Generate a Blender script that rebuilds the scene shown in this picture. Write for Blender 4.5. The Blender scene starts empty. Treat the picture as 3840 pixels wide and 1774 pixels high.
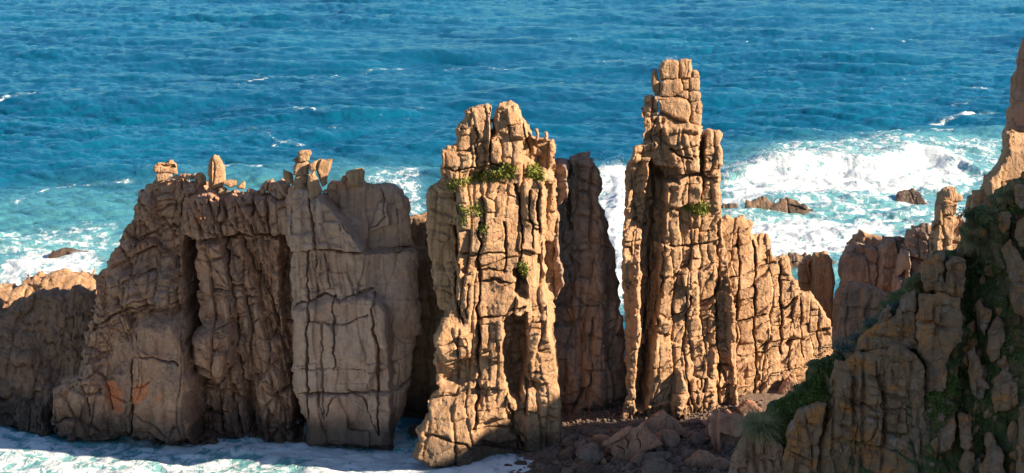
import bpy, math, random
import numpy as np
from mathutils import Vector

S = bpy.context.scene
COL = S.collection
R = math.radians

# ------------------------------------------------------------------ camera, sky, sun, exposure
CAM_H, PITCH, HFOV = 62.0, R(12.5), R(32.0)
cd = bpy.data.cameras.new('camera'); cam = bpy.data.objects.new('camera', cd); COL.objects.link(cam)
cam.location = (0, 0, CAM_H); cam.rotation_euler = (R(90) - PITCH, 0, 0)
cd.sensor_fit = 'HORIZONTAL'; cd.angle = HFOV; cd.clip_start = 1.0; cd.clip_end = 30000
S.camera = cam
SUN_EL, SUN_AZ = R(24), R(4.5)      # azimuth: angle the light comes from in front of the wall plane (from +X, towards -Y)
sdir = Vector((math.cos(SUN_EL)*math.cos(SUN_AZ), -math.cos(SUN_EL)*math.sin(SUN_AZ), math.sin(SUN_EL)))
w = bpy.data.worlds.new('World'); S.world = w; w.use_nodes = True
nt = w.node_tree; nt.nodes.clear()
sky = nt.nodes.new('ShaderNodeTexSky'); sky.sky_type = 'NISHITA'; sky.sun_disc = False
sky.sun_elevation = SUN_EL; sky.sun_rotation = math.atan2(sdir.x, sdir.y)
sky.air_density = 1.0; sky.dust_density = 0.15; sky.ozone_density = 2.5
bg = nt.nodes.new('ShaderNodeBackground'); bg.inputs[1].default_value = 0.058
wo = nt.nodes.new('ShaderNodeOutputWorld')
nt.links.new(sky.outputs[0], bg.inputs[0]); nt.links.new(bg.outputs[0], wo.inputs[0])
sl = bpy.data.lights.new('sun', 'SUN'); sl.energy = 5.0; sl.angle = R(0.5); sl.color = (1.0, 0.84, 0.62)
so = bpy.data.objects.new('sun', sl); COL.objects.link(so); so.location = (150, -50, 150)
so.rotation_euler = sdir.to_track_quat('Z', 'Y').to_euler()
S.view_settings.view_transform = 'Standard'; S.view_settings.look = 'None'
S.view_settings.exposure = 1.5; S.view_settings.gamma = 1.0
S.cycles.max_bounces = 5; S.cycles.diffuse_bounces = 2; S.cycles.glossy_bounces = 2
S.cycles.transmission_bounces = 2; S.cycles.caustics_reflective = False; S.cycles.caustics_refractive = False

# ------------------------------------------------------------------ photograph coordinates (pixels of the 3840 x 1774 photo) -> rays
FPX = 1920 / math.tan(HFOV/2)
def ray(px, py):
    px = np.asarray(px, float); py = np.asarray(py, float)
    a = (px-1920)/FPX; b = -(py-887)/FPX
    ry = math.cos(PITCH) + b*math.sin(PITCH); rz = -math.sin(PITCH) + b*math.cos(PITCH)
    return a/ry, rz/ry
def zz(x0, y0, s):
    return lambda *pts: np.array([(x0+p[0]*s, y0+p[1]*s) for p in pts], float)
ZF = zz(0, 0, 1.49068); Z1 = zz(0, 500, 1.0702); Z2 = zz(640, 520, 1.05374); Z3 = zz(1500, 360, 1.1889)
Z4 = zz(2240, 180, 1.3389); Z5 = zz(2640, 800, .81855); Z6 = zz(2640, 180, .68926)
ZA = zz(1900, 1350, .42702); ZB = zz(2380, 200, .50441); ZC = zz(3200, 200, .8399); ZD = zz(500, 540, .34938)
cat = lambda *a: np.concatenate(a)
def sea(pts, z=0.0):
    kx, kz = ray(pts[:, 0], pts[:, 1]); Y = (z-CAM_H)/kz
    return np.stack([kx*Y, Y], 1)

class Plane:
    """a tilted plane y = Y0 + sx (x-Xr) + sz (z-Zr)"""
    def __init__(s, Y0, ref, sx=0., sz=0.):
        kx, kz = ray(*ref); s.Y0, s.sx, s.sz = Y0, sx, sz
        s.Xr, s.Zr = float(kx*Y0), float(CAM_H+kz*Y0)
    def uw(s, pts):
        kx, kz = ray(pts[:, 0], pts[:, 1])
        Y = (s.Y0 - s.sx*s.Xr + s.sz*(CAM_H-s.Zr)) / (1 - s.sx*kx - s.sz*kz)
        return np.stack([kx*Y, CAM_H+kz*Y], 1)
    def y(s, u, w): return s.Y0 + s.sx*(u-s.Xr) + s.sz*(w-s.Zr)
    def moved(s, d):
        p = Plane.__new__(Plane); p.Y0, p.sx, p.sz, p.Xr, p.Zr = s.Y0+d, s.sx, s.sz, s.Xr, s.Zr; return p

# ------------------------------------------------------------------ noise
def h3(ix, iy, iz, seed=0):
    with np.errstate(over='ignore'):
        h = (ix.astype(np.int64)*374761393 + iy.astype(np.int64)*668265263 + iz.astype(np.int64)*2147483647 + seed*1274126177) & 0xffffffff
        h = ((h ^ (h >> 13))*1274126177) & 0xffffffff
        h = ((h ^ (h >> 16))*2246822519) & 0xffffffff
        h = h ^ (h >> 15)
    return (h & 0xffffff).astype(np.float32)/np.float32(0xffffff)
def hh(a, b=None, seed=0):
    a = np.asarray(a); b = np.zeros_like(a) if b is None else np.asarray(b)
    return h3(a, b, np.zeros_like(a), seed)
def n2(x, y, seed=0):
    xi = np.floor(x); yi = np.floor(y); fx = (x-xi).astype(np.float32); fy = (y-yi).astype(np.float32)
    xi = xi.astype(np.int64); yi = yi.astype(np.int64)
    fx = fx*fx*fx*(fx*(fx*6-15)+10); fy = fy*fy*fy*(fy*(fy*6-15)+10)
    a = hh(xi, yi, seed); b = hh(xi+1, yi, seed); c = hh(xi, yi+1, seed); d = hh(xi+1, yi+1, seed)
    return ((a+(b-a)*fx)*(1-fy) + (c+(d-c)*fx)*fy)*2-1
def f2(x, y, seed=0, o=4, g=.5):
    r = 0; a = 1; t = 0
    for i in range(o):
        r = r + a*n2(x*2**i+17.3*i, y*2**i-9.1*i, seed+i*7); t += a; a *= g
    return r/t
def n3(x, y, z, seed=0):
    xi = np.floor(x); yi = np.floor(y); zi = np.floor(z)
    fx = (x-xi).astype(np.float32); fy = (y-yi).astype(np.float32); fz = (z-zi).astype(np.float32)
    xi = xi.astype(np.int64); yi = yi.astype(np.int64); zi = zi.astype(np.int64)
    fx = fx*fx*(3-2*fx); fy = fy*fy*(3-2*fy); fz = fz*fz*(3-2*fz)
    def lay(k):
        a = h3(xi, yi, k, seed); b = h3(xi+1, yi, k, seed); c = h3(xi, yi+1, k, seed); d = h3(xi+1, yi+1, k, seed)
        return (a+(b-a)*fx)*(1-fy) + (c+(d-c)*fx)*fy
    l0 = lay(zi); l1 = lay(zi+1)
    return (l0+(l1-l0)*fz)*2-1
def sstep(a, b, x):
    t = np.clip((x-a)/(b-a), 0, 1); return t*t*(3-2*t)

def seg_dist(x, y, pts, closed):
    best = np.full(x.shape, 1e9, np.float32)
    n = len(pts)
    for i in range(n if closed else n-1):
        a = pts[i]; b = pts[(i+1) % n]; d = b-a; L = max(d@d, 1e-9)
        t = np.clip(((x-a[0])*d[0]+(y-a[1])*d[1])/L, 0, 1)
        best = np.minimum(best, (x-a[0]-t*d[0])**2+(y-a[1]-t*d[1])**2)
    return np.sqrt(best)
def inside(x, y, pts):
    r = np.zeros(x.shape, bool); n = len(pts)
    for i in range(n):
        a = pts[i]; b = pts[(i+1) % n]
        if a[1] == b[1]: continue
        c = ((a[1] > y) != (b[1] > y)) & (x < (b[0]-a[0])*(y-a[1])/(b[1]-a[1])+a[0])
        r ^= c
    return r
def sd_poly(x, y, pts):
    d = seg_dist(x, y, pts, True); return np.where(inside(x, y, pts), -d, d)

# ------------------------------------------------------------------ joints: blocks of fractured granite in a face
def split(t, size, key, seed, jit=.42):
    k = np.floor(t/size).astype(np.int64)
    bd = lambda kk: (kk + jit*2*(hh(kk, key, seed)-.5))*size
    b0 = bd(k); b1 = bd(k+1)
    k = np.where(t < b0, k-1, np.where(t >= b1, k+1, k))
    return k, t-bd(k), bd(k+1)-t
def joints(u, w, seed, cw, rh, lean=0., tilt=0., warp=.35, ph=.6, drop=.3, jit=.42, vk=1.):
    uu = u + lean*w + warp*cw*1.6*f2(u*.35/cw**.5, w*.22/cw**.5, seed+1, 3)
    ww = w + tilt*u + warp*rh*1.2*f2(u*.45/rh**.5, w*.35/rh**.5, seed+2, 3)
    c, dl, dr = split(uu, cw, np.zeros(uu.shape, np.int64), seed+3, jit)
    ww = ww + ph*rh*hh(c, None, seed+4)*3
    r, db, dt = split(ww, rh, c, seed+5, jit)
    dropb = hh(r, c, seed+6) < drop; dropt = hh(r+1, c, seed+6) < drop
    rid = np.where(dropb, r-1, r)
    off = hh(c, rid, seed+7)-.5; gx = hh(c, rid, seed+8)-.5; gz = hh(c, rid, seed+9)-.5
    fac = gx*(dl-dr)*.5 + gz*(db-dt)*.5
    e = np.minimum(np.minimum(dl, dr)*vk, np.minimum(np.where(dropb, 9, db), np.where(dropt, 9, dt)))
    return off, fac, np.maximum(e, 0)

# ------------------------------------------------------------------ surface nets (own mesher)
def nets(d, org, hs):
    s = d < 0
    cnt = np.zeros(tuple(n-1 for n in d.shape), np.int8)
    for i in (0, 1):
        for j in (0, 1):
            for k in (0, 1):
                cnt += s[i:d.shape[0]-1+i, j:d.shape[1]-1+j, k:d.shape[2]-1+k]
    act = (cnt > 0) & (cnt < 8); del cnt
    idx = np.full(act.shape, -1, np.int32); ijk = np.argwhere(act); idx[act] = np.arange(len(ijk), dtype=np.int32)
    cor = [(i, j, k) for i in (0, 1) for j in (0, 1) for k in (0, 1)]
    val = np.stack([d[ijk[:, 0]+i, ijk[:, 1]+j, ijk[:, 2]+k] for i, j, k in cor], 1)
    acc = np.zeros((len(ijk), 3), np.float64); num = np.zeros(len(ijk))
    for a in range(8):
        for b in range(a+1, 8):
            ca, cb = np.array(cor[a]), np.array(cor[b])
            if abs(ca-cb).sum() != 1: continue
            va, vb = val[:, a], val[:, b]; m = (va < 0) != (vb < 0)
            t = np.where(m, va/np.where(m, va-vb, 1), 0)
            acc += np.where(m[:, None], ca+(cb-ca)*t[:, None], 0); num += m
    pos = org + (ijk + acc/num[:, None])*hs
    quads = []
    for ax in range(3):
        sl0 = [slice(1, n-1) for n in d.shape]; sl1 = list(sl0); sl0[ax] = slice(0, d.shape[ax]-1); sl1[ax] = slice(1, d.shape[ax])
        A = s[tuple(sl0)]; B = s[tuple(sl1)]
        e = np.argwhere(A != B); ins = A[tuple(e.T)]
        o = [1, 1, 1]; o[ax] = 0; e = e + np.array(o)
        p, q = (ax+1) % 3, (ax+2) % 3
        def cell(dp, dq):
            f = e.copy(); f[:, p] -= dp; f[:, q] -= dq; return idx[f[:, 0], f[:, 1], f[:, 2]]
        Q = np.stack([cell(1, 1), cell(0, 1), cell(0, 0), cell(1, 0)], 1)
        Q[~ins] = Q[~ins][:, ::-1]; quads.append(Q)
    Q = np.concatenate(quads); return pos, Q[(Q >= 0).all(1)]

def biggest(pos, Q):
    lab = np.arange(len(pos)); a = np.concatenate([Q[:, 0], Q[:, 1], Q[:, 2], Q[:, 3]]); b = np.concatenate([Q[:, 1], Q[:, 2], Q[:, 3], Q[:, 0]])
    while True:
        old = lab.copy(); m = np.minimum(lab[a], lab[b])
        np.minimum.at(lab, lab[a], m); np.minimum.at(lab, lab[b], m)
        for _ in range(3): lab = lab[lab]
        if (lab == old).all(): break
    keep = lab == np.bincount(lab).argmax()
    new = np.cumsum(keep)-1
    return pos[keep], new[Q[keep[Q[:, 0]]]].astype(np.int32)

def make_mesh(name, verts, faces, mat, attrs=None, smooth=True):
    me = bpy.data.meshes.new(name); n = faces.shape[1]
    me.vertices.add(len(verts)); me.vertices.foreach_set('co', np.ascontiguousarray(verts, np.float32).ravel())
    me.loops.add(faces.size); me.loops.foreach_set('vertex_index', np.ascontiguousarray(faces, np.int32).ravel())
    me.polygons.add(len(faces)); me.polygons.foreach_set('loop_start', np.arange(0, faces.size, n, dtype=np.int32))
    for k, v in (attrs or {}).items():
        at = me.attributes.new(k, 'FLOAT', 'POINT'); at.data.foreach_set('value', np.ascontiguousarray(v, np.float32))
    me.update(calc_edges=True)
    me.polygons.foreach_set('use_smooth', np.full(len(faces), smooth, bool))
    if mat: me.materials.append(mat)
    return me
def tag(o, label=None, cat=None, group=None, kind=None):
    if label: o['label'] = label
    if cat: o['category'] = cat
    if group: o['group'] = group
    if kind: o['kind'] = kind
    return o
def link(name, me, parent=None, loc=None):
    o = bpy.data.objects.new(name, me); COL.objects.link(o)
    if loc is not None: o.location = loc
    if parent: o.parent = parent; o.matrix_parent_inverse = parent.matrix_world.inverted()
    return o
def empty(name, loc):
    o = bpy.data.objects.new(name, None); COL.objects.link(o); o.location = loc; o.empty_display_size = .5
    bpy.context.view_layer.update(); return o

FLAT = True
# ------------------------------------------------------------------ a rock whose outline, joints and relief stand at its own distance
def rock(name, outline, plane, T, mat, vox=.12, rnd=.8, taper=.3, levels=(), zones=(), cracks=(), edge=.25, rough=(.18, .9), side=.25,
         seed=1, parent=None, bottom=None, stains_and_sun=(), bump=.35, v0=.6, zk=1., gk=1.):
    P = plane.uw(outline)
    if bottom is not None: P[:, 1] = np.where(P[:, 1] < bottom+.4, bottom-1.5, P[:, 1])
    m = 1.2 if vox > .08 else .5
    u = np.arange(P[:, 0].min()-m, P[:, 0].max()+m, vox); wv = np.arange(P[:, 1].min()-m, P[:, 1].max()+m, vox)
    U, W = np.meshgrid(u, wv, indexing='ij')
    en = edge
    Uw = U + en*f2(U*1.1, W*1.1, seed+11, 3)*1.4; Ww = W + en*f2(U*1.1+40, W*1.1, seed+12, 3)*1.4
    sd = sd_poly(Uw, Ww, P)
    F = np.zeros(U.shape, np.float32); carve = np.zeros(U.shape, np.float32)
    for z in zones:                                  # (points, how far it stands out, softness of its edge, slope across u, slope across w)
        zp = plane.uw(z[0]); zs = sd_poly(Uw, Ww, zp); k = 1-sstep(-z[2], z[2], zs)
        h = z[1]
        if len(z) > 3: h = h + z[3]*(U-zp[:, 0].mean()) + z[4]*(W-zp[:, 1].mean())
        F += (zk*h*k).astype(np.float32)
    for i, L in enumerate(levels):
        L = dict(L); msk = 1.
        if 'inn' in L: msk = 1-sstep(-.4, .4, sd_poly(Uw, Ww, plane.uw(L['inn'])))
        if 'out' in L: msk = sstep(-.4, .4, sd_poly(Uw, Ww, plane.uw(L['out'])))
        off, fac, e = joints(U, W, seed*13+i*101, L['cw'], L['rh'], L.get('lean', 0), L.get('tilt', 0), L.get('warp', .35), L.get('ph', .6), L.get('drop', .3), vk=L.get('vk', 1.))
        if L.get('patch'): msk = msk*sstep(-.22, .12, f2(U*.16+seed, W*.1, seed+i*5+70, 3)+L['patch'])
        r = L.get('r', .3)*.62; d = L.get('P', .3)*.95*gk
        F += ((L.get('A', .5)*off + L.get('G', .4)*fac)*msk).astype(np.float32)
        carve += (d*np.clip(1.15-e/(r*1.5), 0, 1)*msk).astype(np.float32)
        F -= (L.get('B', .0)*np.exp(-(e/(r*3)))*msk).astype(np.float32)
    for c in cracks:                                 # (points, depth, half width)
        dd = seg_dist(U + .35*f2(U*.9, W*.9, seed+21, 3), W + .35*f2(U*.9, W*.9+30, seed+22, 3), plane.uw(c[0]), False)
        wd = c[2]*.95*(1+.6*n2(U*.8, W*.8, seed+23))
        carve += (c[1]*1.5*np.clip(1.1-dd/wd, 0, 1)).astype(np.float32)
    F += bump*f2(U*.28, W*.2, seed+31, 3).astype(np.float32)
    carve *= (.12+.88*sstep(.1, 1.3, -sd)).astype(np.float32)*.9
    fm = F.max(); v = np.arange(-fm-carve.max()*.2-3*vox-.2, T+1.5*vox, vox)
    D = np.empty((len(u), len(v), len(wv)), np.float32)
    Fi = F; ca = carve; Fneg = np.minimum(F, 0)
    q1b = sd.astype(np.float32)
    for j, vj in enumerate(v):
        q1 = q1b + taper*np.maximum(vj+Fneg-v0, 0) + rnd; q2 = np.maximum(-(vj+Fi), vj-T) + rnd
        D[:, j, :] = np.minimum(np.maximum(q1, q2), 0) + np.hypot(np.maximum(q1, 0), np.maximum(q2, 0)) - rnd + ca
    nb = np.abs(D) < (max(rough[0], side)*2.2+vox*2)
    I = np.argwhere(nb); x = u[I[:, 0]]; y = v[I[:, 1]]; z = wv[I[:, 2]]
    f = rough[1]
    nz = (n3(x*f, y*f, z*f, seed+41)*.6 + (np.abs(n3(x*f*2.3, y*f*2.3, z*f*2.3, seed+42))-.25)*.55 + n3(x*f*5.5, y*f*5.5, z*f*5.5, seed+43)*.28)*rough[0]
    if side:
        so_, sf, se = joints(y + .4*n3(x*.3, y*.3, z*.3, seed+44), z, seed+51, 2.0, 1.8, warp=.3)
        far = sstep(.2, 1.4, y + Fi[I[:, 0], I[:, 2]])
        nz = nz + far*side*(so_*1.2 - .9*np.exp(-(se/.22)**1.5))
    D[nb] -= nz
    D[0] = D[-1] = 1; D[:, 0] = D[:, -1] = 1; D[:, :, 0] = D[:, :, -1] = 1
    pos, Q = nets(D, np.array([u[0], v[0], wv[0]]), vox); del D
    pos, Q = biggest(pos, Q)
    att = {}
    if stains_and_sun:
        sv = np.zeros(len(pos), np.float32)
        for st in stains_and_sun:
            zz_ = sd_poly(pos[:, 0]+.25*n2(pos[:, 0]*2, pos[:, 2]*2, seed+61), pos[:, 2]+.25*n2(pos[:, 0]*2, pos[:, 2]*2+9, seed+62), plane.uw(st[0]))
            sv = np.maximum(sv, st[1]*(1-sstep(-st[2], st[2], zz_)))
        att['stain'] = sv
    wp = pos.copy(); wp[:, 1] = pos[:, 1] + plane.y(pos[:, 0], pos[:, 2])
    c = np.array([wp[:, 0].mean(), wp[:, 1].mean(), max(wp[:, 2].min(), 0.0)])
    if parent: c = np.array(parent.location)
    me = make_mesh(name, wp-c, Q, mat, att, smooth=FLAT)
    o = bpy.data.objects.new(name, me); COL.objects.link(o)
    if parent: o.parent = parent
    else: o.location = c
    return o

# ------------------------------------------------------------------ materials
class M:
    def __init__(s, name):
        s.m = bpy.data.materials.new(name); s.m.use_nodes = True; s.t = s.m.node_tree; s.t.nodes.clear()
        s.out = s.n('OutputMaterial'); s.b = s.n('BsdfPrincipled'); s.l(s.b.outputs[0], s.out.inputs[0])
    def n(s, k, **kw):
        nd = s.t.nodes.new('ShaderNode'+k)
        for a, b in kw.items(): setattr(nd, a, b)
        return nd
    def l(s, a, b): s.t.links.new(a, b)
    def pos(s, scale=(1, 1, 1), obj=False):
        g = s.n('TexCoord').outputs['Object'] if obj else s.n('NewGeometry').outputs['Position']
        mp = s.n('Mapping'); mp.inputs['Scale'].default_value = scale; s.l(g, mp.inputs[0]); return mp.outputs[0]
    def noise(s, scale, detail=4, rough=.55, vec=None, dist=0.):
        t = s.n('TexNoise'); t.inputs['Scale'].default_value = scale; t.inputs['Detail'].default_value = detail
        t.inputs['Roughness'].default_value = rough; t.inputs['Distortion'].default_value = dist
        if vec is not None: s.l(vec, t.inputs['Vector'])
        return t.outputs['Fac']
    def ramp(s, f, *st):
        r = s.n('ValToRGB'); el = r.color_ramp.elements
        while len(el) < len(st): el.new(.5)
        for e, (p, c) in zip(el, st):
            e.position = p; e.color = (c, c, c, 1) if isinstance(c, (int, float)) else (*c, 1)
        s.l(f, r.inputs[0]); return r.outputs[0]
    def mix(s, f, a, b, mode='MIX'):
        x = s.n('Mix', data_type='RGBA', blend_type=mode)
        for v, i in ((f, 0), (a, 6), (b, 7)):
            if isinstance(v, (int, float)): x.inputs[i].default_value = v
            elif isinstance(v, tuple): x.inputs[i].default_value = (*v, 1)
            else: s.l(v, x.inputs[i])
        return x.outputs[2]
    def math(s, op, a, b=0., c=None, clamp=False):
        x = s.n('Math', operation=op); x.use_clamp = clamp
        for v, i in ((a, 0), (b, 1), (c, 2)):
            if v is None: continue
            if isinstance(v, (int, float)): x.inputs[i].default_value = v
            else: s.l(v, x.inputs[i])
        return x.outputs[0]
    def attr(s, name):
        return s.n('Attribute', attribute_name=name).outputs['Fac']
    def bump(s, h, strength=.5, dist=.1, prev=None):
        b = s.n('Bump'); b.inputs['Strength'].default_value = strength; b.inputs['Distance'].default_value = dist
        s.l(h, b.inputs['Height'])
        if prev is not None: s.l(prev, b.inputs['Normal'])
        return b.outputs[0]

def rock_mat(name, c1, c2, c3, wet=True, lichen=None, stain=(.36, .15, .08), pale=None, moss=None, obj=False, fine=1., lk=.75, gk_=.5, vs=.6):
    m = M(name); p = m.pos(obj=obj)
    big = m.noise(.22, 5, .6, p, .6); mid = m.noise(1.1, 5, .6, p, .3); sp = m.noise(9*fine, 3, .7, p)
    col = m.ramp(big, (.3, c1), (.5, c2), (.72, c3))
    col = m.mix(m.ramp(mid, (.42, 0.), (.66, .55)), col, tuple(x*.62 for x in c2))
    streak = m.noise(1.0, 4, .6, m.pos((1.6, 1.6, .16), obj=obj))
    col = m.mix(m.ramp(streak, (.5, 0.), (.64, .55)), col, tuple(x*.42 for x in c1))
    col = m.mix(m.ramp(m.noise(.35, 5, .65, m.pos((1, 1, .6), obj=obj), .8), (.54, 0.), (.68, gk_)), col, tuple(.55*sum(c2)/3*k for k in (1.12, 1., .88)))
    if pale: col = m.mix(m.ramp(m.noise(.8, 5, .65, p, .5), (.55, 0.), (.68, .55)), col, pale)
    if lichen:
        col = m.mix(m.ramp(m.noise(.7, 6, .7, p, .8), (.5, 0.), (.63, lk)), col, lichen)
        if lk > .5: col = m.mix(m.ramp(m.noise(2.6, 5, .7, p, .5), (.62, 0.), (.7, .6)), col, (.34, .33, .3))
    if moss:
        nz = m.n('SeparateXYZ'); m.l(m.n('NewGeometry').outputs['Normal'], nz.inputs[0])
        f = m.math('ADD', nz.outputs[2], m.math('MULTIPLY', m.math('SUBTRACT', m.noise(.9, 5, .65, p), .5), 2.4))
        col = m.mix(m.ramp(f, (.35, 0.), (.7, .9)), col, moss)
    col = m.mix(m.ramp(sp, (.36, .3), (.5, 0.)), col, tuple(x*.55 for x in c2))
    col = m.mix(m.ramp(m.noise(14*fine, 2, .6, p), (.6, 0.), (.75, .35)), col, tuple(min(x*1.5, .8) for x in c2))
    col = m.mix(m.math('MULTIPLY', m.attr('stain'), m.ramp(m.noise(1.7, 5, .6, p), (.36, .35), (.55, 1.))), col, stain)
    rgh = .85
    if wet:
        sz = m.n('SeparateXYZ'); m.l(m.n('NewGeometry').outputs['Position'], sz.inputs[0])
        h = m.math('ADD', sz.outputs[2], m.math('MULTIPLY', m.math('SUBTRACT', m.noise(.5, 4, .6, m.pos()), .5), 4.0))
        k = m.ramp(m.math('MULTIPLY', h, .25), (.3, 1.), (.95, 0.))
        col = m.mix(m.math('MULTIPLY', k, .8), col, (.035, .026, .022))
        rr = m.n('MapRange'); m.l(k, rr.inputs[0]); rr.inputs[3].default_value = .85; rr.inputs[4].default_value = .35; m.l(rr.outputs[0], m.b.inputs['Roughness'])
    else: m.b.inputs['Roughness'].default_value = rgh
    m.l(col, m.b.inputs['Base Color']); m.b.inputs['Specular IOR Level'].default_value = .25
    b = m.bump(m.noise(2.2, 8, .68, p, .2), .75, .35)
    vo = m.n('TexVoronoi', feature='DISTANCE_TO_EDGE'); vo.inputs['Scale'].default_value = .75
    wv = m.n('VectorMath', operation='ADD'); nc = m.n('TexNoise'); nc.inputs['Scale'].default_value = .8; nc.inputs['Detail'].default_value = 4; m.l(p, nc.inputs['Vector'])
    m.l(m.pos((1, 1, .5), obj=obj), wv.inputs[0]); sc = m.n('VectorMath', operation='SCALE'); sc.inputs['Scale'].default_value = 1.2; m.l(nc.outputs['Color'], sc.inputs[0]); m.l(sc.outputs[0], wv.inputs[1]); m.l(wv.outputs[0], vo.inputs['Vector'])
    crk = m.ramp(vo.outputs[0], (0., 0.), (.035, 1.))
    b = m.bump(crk, vs, .2, b)
    v2 = m.n('TexVoronoi', feature='DISTANCE_TO_EDGE'); v2.inputs['Scale'].default_value = 1.9; m.l(wv.outputs[0], v2.inputs['Vector'])
    b = m.bump(m.ramp(v2.outputs[0], (0., 0.), (.04, 1.)), vs*.7, .1, b)
    b = m.bump(m.noise(16*fine, 3, .6, p), .35, .03, b)
    m.l(b, m.b.inputs['Normal'])
    return m.m
ROCK = rock_mat('sunlit_granite', (.37, .205, .11), (.47, .285, .165), (.43, .225, .115), stain=(.16, .1, .07), lichen=(.42, .21, .075), lk=.4, gk_=.25)
WALL = rock_mat('brown_granite', (.37, .175, .10), (.47, .26, .165), (.44, .185, .105), stain=(.6, .19, .075), pale=(.48, .31, .22))
PALE = rock_mat('pale_slab_granite', (.41, .235, .16), (.50, .32, .23), (.46, .25, .165), pale=(.52, .37, .29), stain=(.5, .24, .14), vs=.3, gk_=.3)
SHADE = rock_mat('shaded_granite', (.27, .17, .115), (.35, .24, .175), (.31, .18, .12), stain=(.42, .17, .08))  # shaded copy of the granite: darker, greyer tone put into its colour
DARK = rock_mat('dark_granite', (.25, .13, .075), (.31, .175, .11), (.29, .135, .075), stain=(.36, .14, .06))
FORE = rock_mat('lichen_granite', (.19, .115, .07), (.26, .16, .095), (.27, .12, .045), wet=False, lichen=(.44, .16, .03), pale=(.30, .27, .25), fine=1.4)
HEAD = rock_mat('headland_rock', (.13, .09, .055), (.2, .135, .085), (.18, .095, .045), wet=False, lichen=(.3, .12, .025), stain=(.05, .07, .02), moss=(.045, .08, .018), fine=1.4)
COBB = rock_mat('beach_stone', (.16, .11, .085), (.22, .155, .12), (.24, .14, .09), wet=False, obj=True, fine=1.5)

def leaf_mat(name, a, b, rough=.7):
    m = M(name); p = m.pos()
    col = m.ramp(m.noise(1.6, 4, .6, p), (.32, a), (.68, b))
    m.l(col, m.b.inputs['Base Color']); m.b.inputs['Roughness'].default_value = rough; m.b.inputs['Specular IOR Level'].default_value = .2
    return m.m
MOSS = leaf_mat('green_cover', (.11, .14, .02), (.24, .24, .05))
GRASS = leaf_mat('slope_grass', (.05, .085, .018), (.13, .16, .045))
TUFT = leaf_mat('tussock_blades', (.17, .16, .065), (.32, .27, .13))
SHRUB = leaf_mat('shrub_leaf', (.04, .06, .02), (.10, .13, .05))
SALT = leaf_mat('saltbush_leaf', (.05, .09, .08), (.1, .15, .14))
def soil_mat():
    m = M('headland_soil'); p = m.pos()
    c = m.ramp(m.noise(.5, 6, .65, p, .5), (.35, (.04, .07, .018)), (.5, (.07, .08, .03)), (.62, (.14, .10, .07)))
    c = m.mix(m.ramp(m.noise(3, 5, .7, p), (.45, 0.), (.65, .8)), c, (.035, .08, .016))
    m.l(c, m.b.inputs['Base Color']); m.b.inputs['Roughness'].default_value = .95; m.b.inputs['Specular IOR Level'].default_value = .1
    m.l(m.bump(m.noise(3, 8, .7, p), .9, .4), m.b.inputs['Normal']); return m.m
SOIL = soil_mat()
#=====STRUCTURE=====
# ------------------------------------------------------------------ left-hand rock wall (one massif of three joined faces)
Lv = lambda cw, rh, **k: dict(cw=cw, rh=rh, **k)
wall = empty('rock_wall', (-25, 188, 0))
tag(wall, 'long brown rock wall in shade with small sunlit blocks along its jagged top', 'rock wall')
pl_but = Plane(183, (460, 1625), -.2, .16)
but_out = cat(Z1((190, 1075), (188, 1000), (183, 900), (215, 868), (285, 850), (278, 770), (282, 715), (302, 690), (312, 640), (322, 600), (318, 540), (325, 500), (350, 470), (385, 410), (405, 392), (428, 372),
              (432, 340), (462, 290), (460, 240), (472, 208), (500, 195), (530, 170), (545, 150), (580, 148), (625, 152), (665, 158), (690, 152), (725, 185), (760, 260), (760, 1075)))
rock('buttress', but_out, pl_but, 11, WALL, .09, 1.4, .3, zk=1.5, gk=1.4, seed=3, parent=wall, bottom=.2, edge=.4, rough=(.22, .8), bump=1.1,
     levels=[Lv(3.4, 2.6, A=.9, G=.35, P=.35, r=.3, tilt=-.35, lean=.25, warp=.8, out=Z1((360, 820), (480, 650), (640, 640), (700, 1060), (380, 1060))),
             Lv(1.1, .8, A=.55, G=.3, P=.28, r=.22, tilt=-.3, warp=.7, drop=.15, out=Z1((290, 830), (420, 760), (500, 620), (640, 640), (720, 1060), (200, 1060))),
             Lv(2.6, 3.2, A=.35, G=.1, P=.25, r=.18, warp=.6, drop=.5)],
     zones=[(Z1((462, 235), (500, 215), (535, 240), (530, 300), (480, 310)), .3, .25, .55, 0), (Z1((480, 700), (520, 640), (620, 640), (690, 720), (690, 1060), (470, 1060)), 1.8, 1.0), (Z1((190, 870), (330, 830), (380, 900), (390, 1060), (190, 1060)), 1.2, .8),
            (Z1((380, 520), (480, 480), (610, 480), (640, 600), (480, 620), (400, 610)), .9, .6), (Z1((650, 260), (650, 330), (645, 500), (655, 640), (672, 780), (682, 900), (688, 1060), (790, 1060), (790, 260)), -3.4, .55),
            (Z1((360, 860), (470, 800), (470, 1040), (400, 1040)), .6, .4)],
     cracks=[(Z1((470, 790), (474, 900), (475, 1040)), .7, .13), (Z1((480, 770), (560, 762), (640, 795)), .5, .12), (Z1((300, 870), (310, 920), (325, 975)), .5, .12), (Z1((330, 690), (400, 640), (470, 600), (560, 590)), .6, .2),
             (Z1((640, 650), (655, 740), (690, 800)), .4, .12), (Z1((350, 830), (385, 890), (400, 960)), .6, .14), (Z1((480, 870), (540, 850)), .4, .1)],
     stains_and_sun=[(Z1((370, 865), (400, 860), (428, 880), (440, 970), (415, 985), (385, 930)), 1., .1), (Z1((478, 870), (500, 855), (535, 855), (530, 895), (495, 935), (470, 920)), 1., .08), (Z1((555, 900), (580, 880), (590, 900), (570, 915)), .6, .15)])
pl_pil = Plane(182.6, (909, 1630), -.22, .05)
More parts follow.
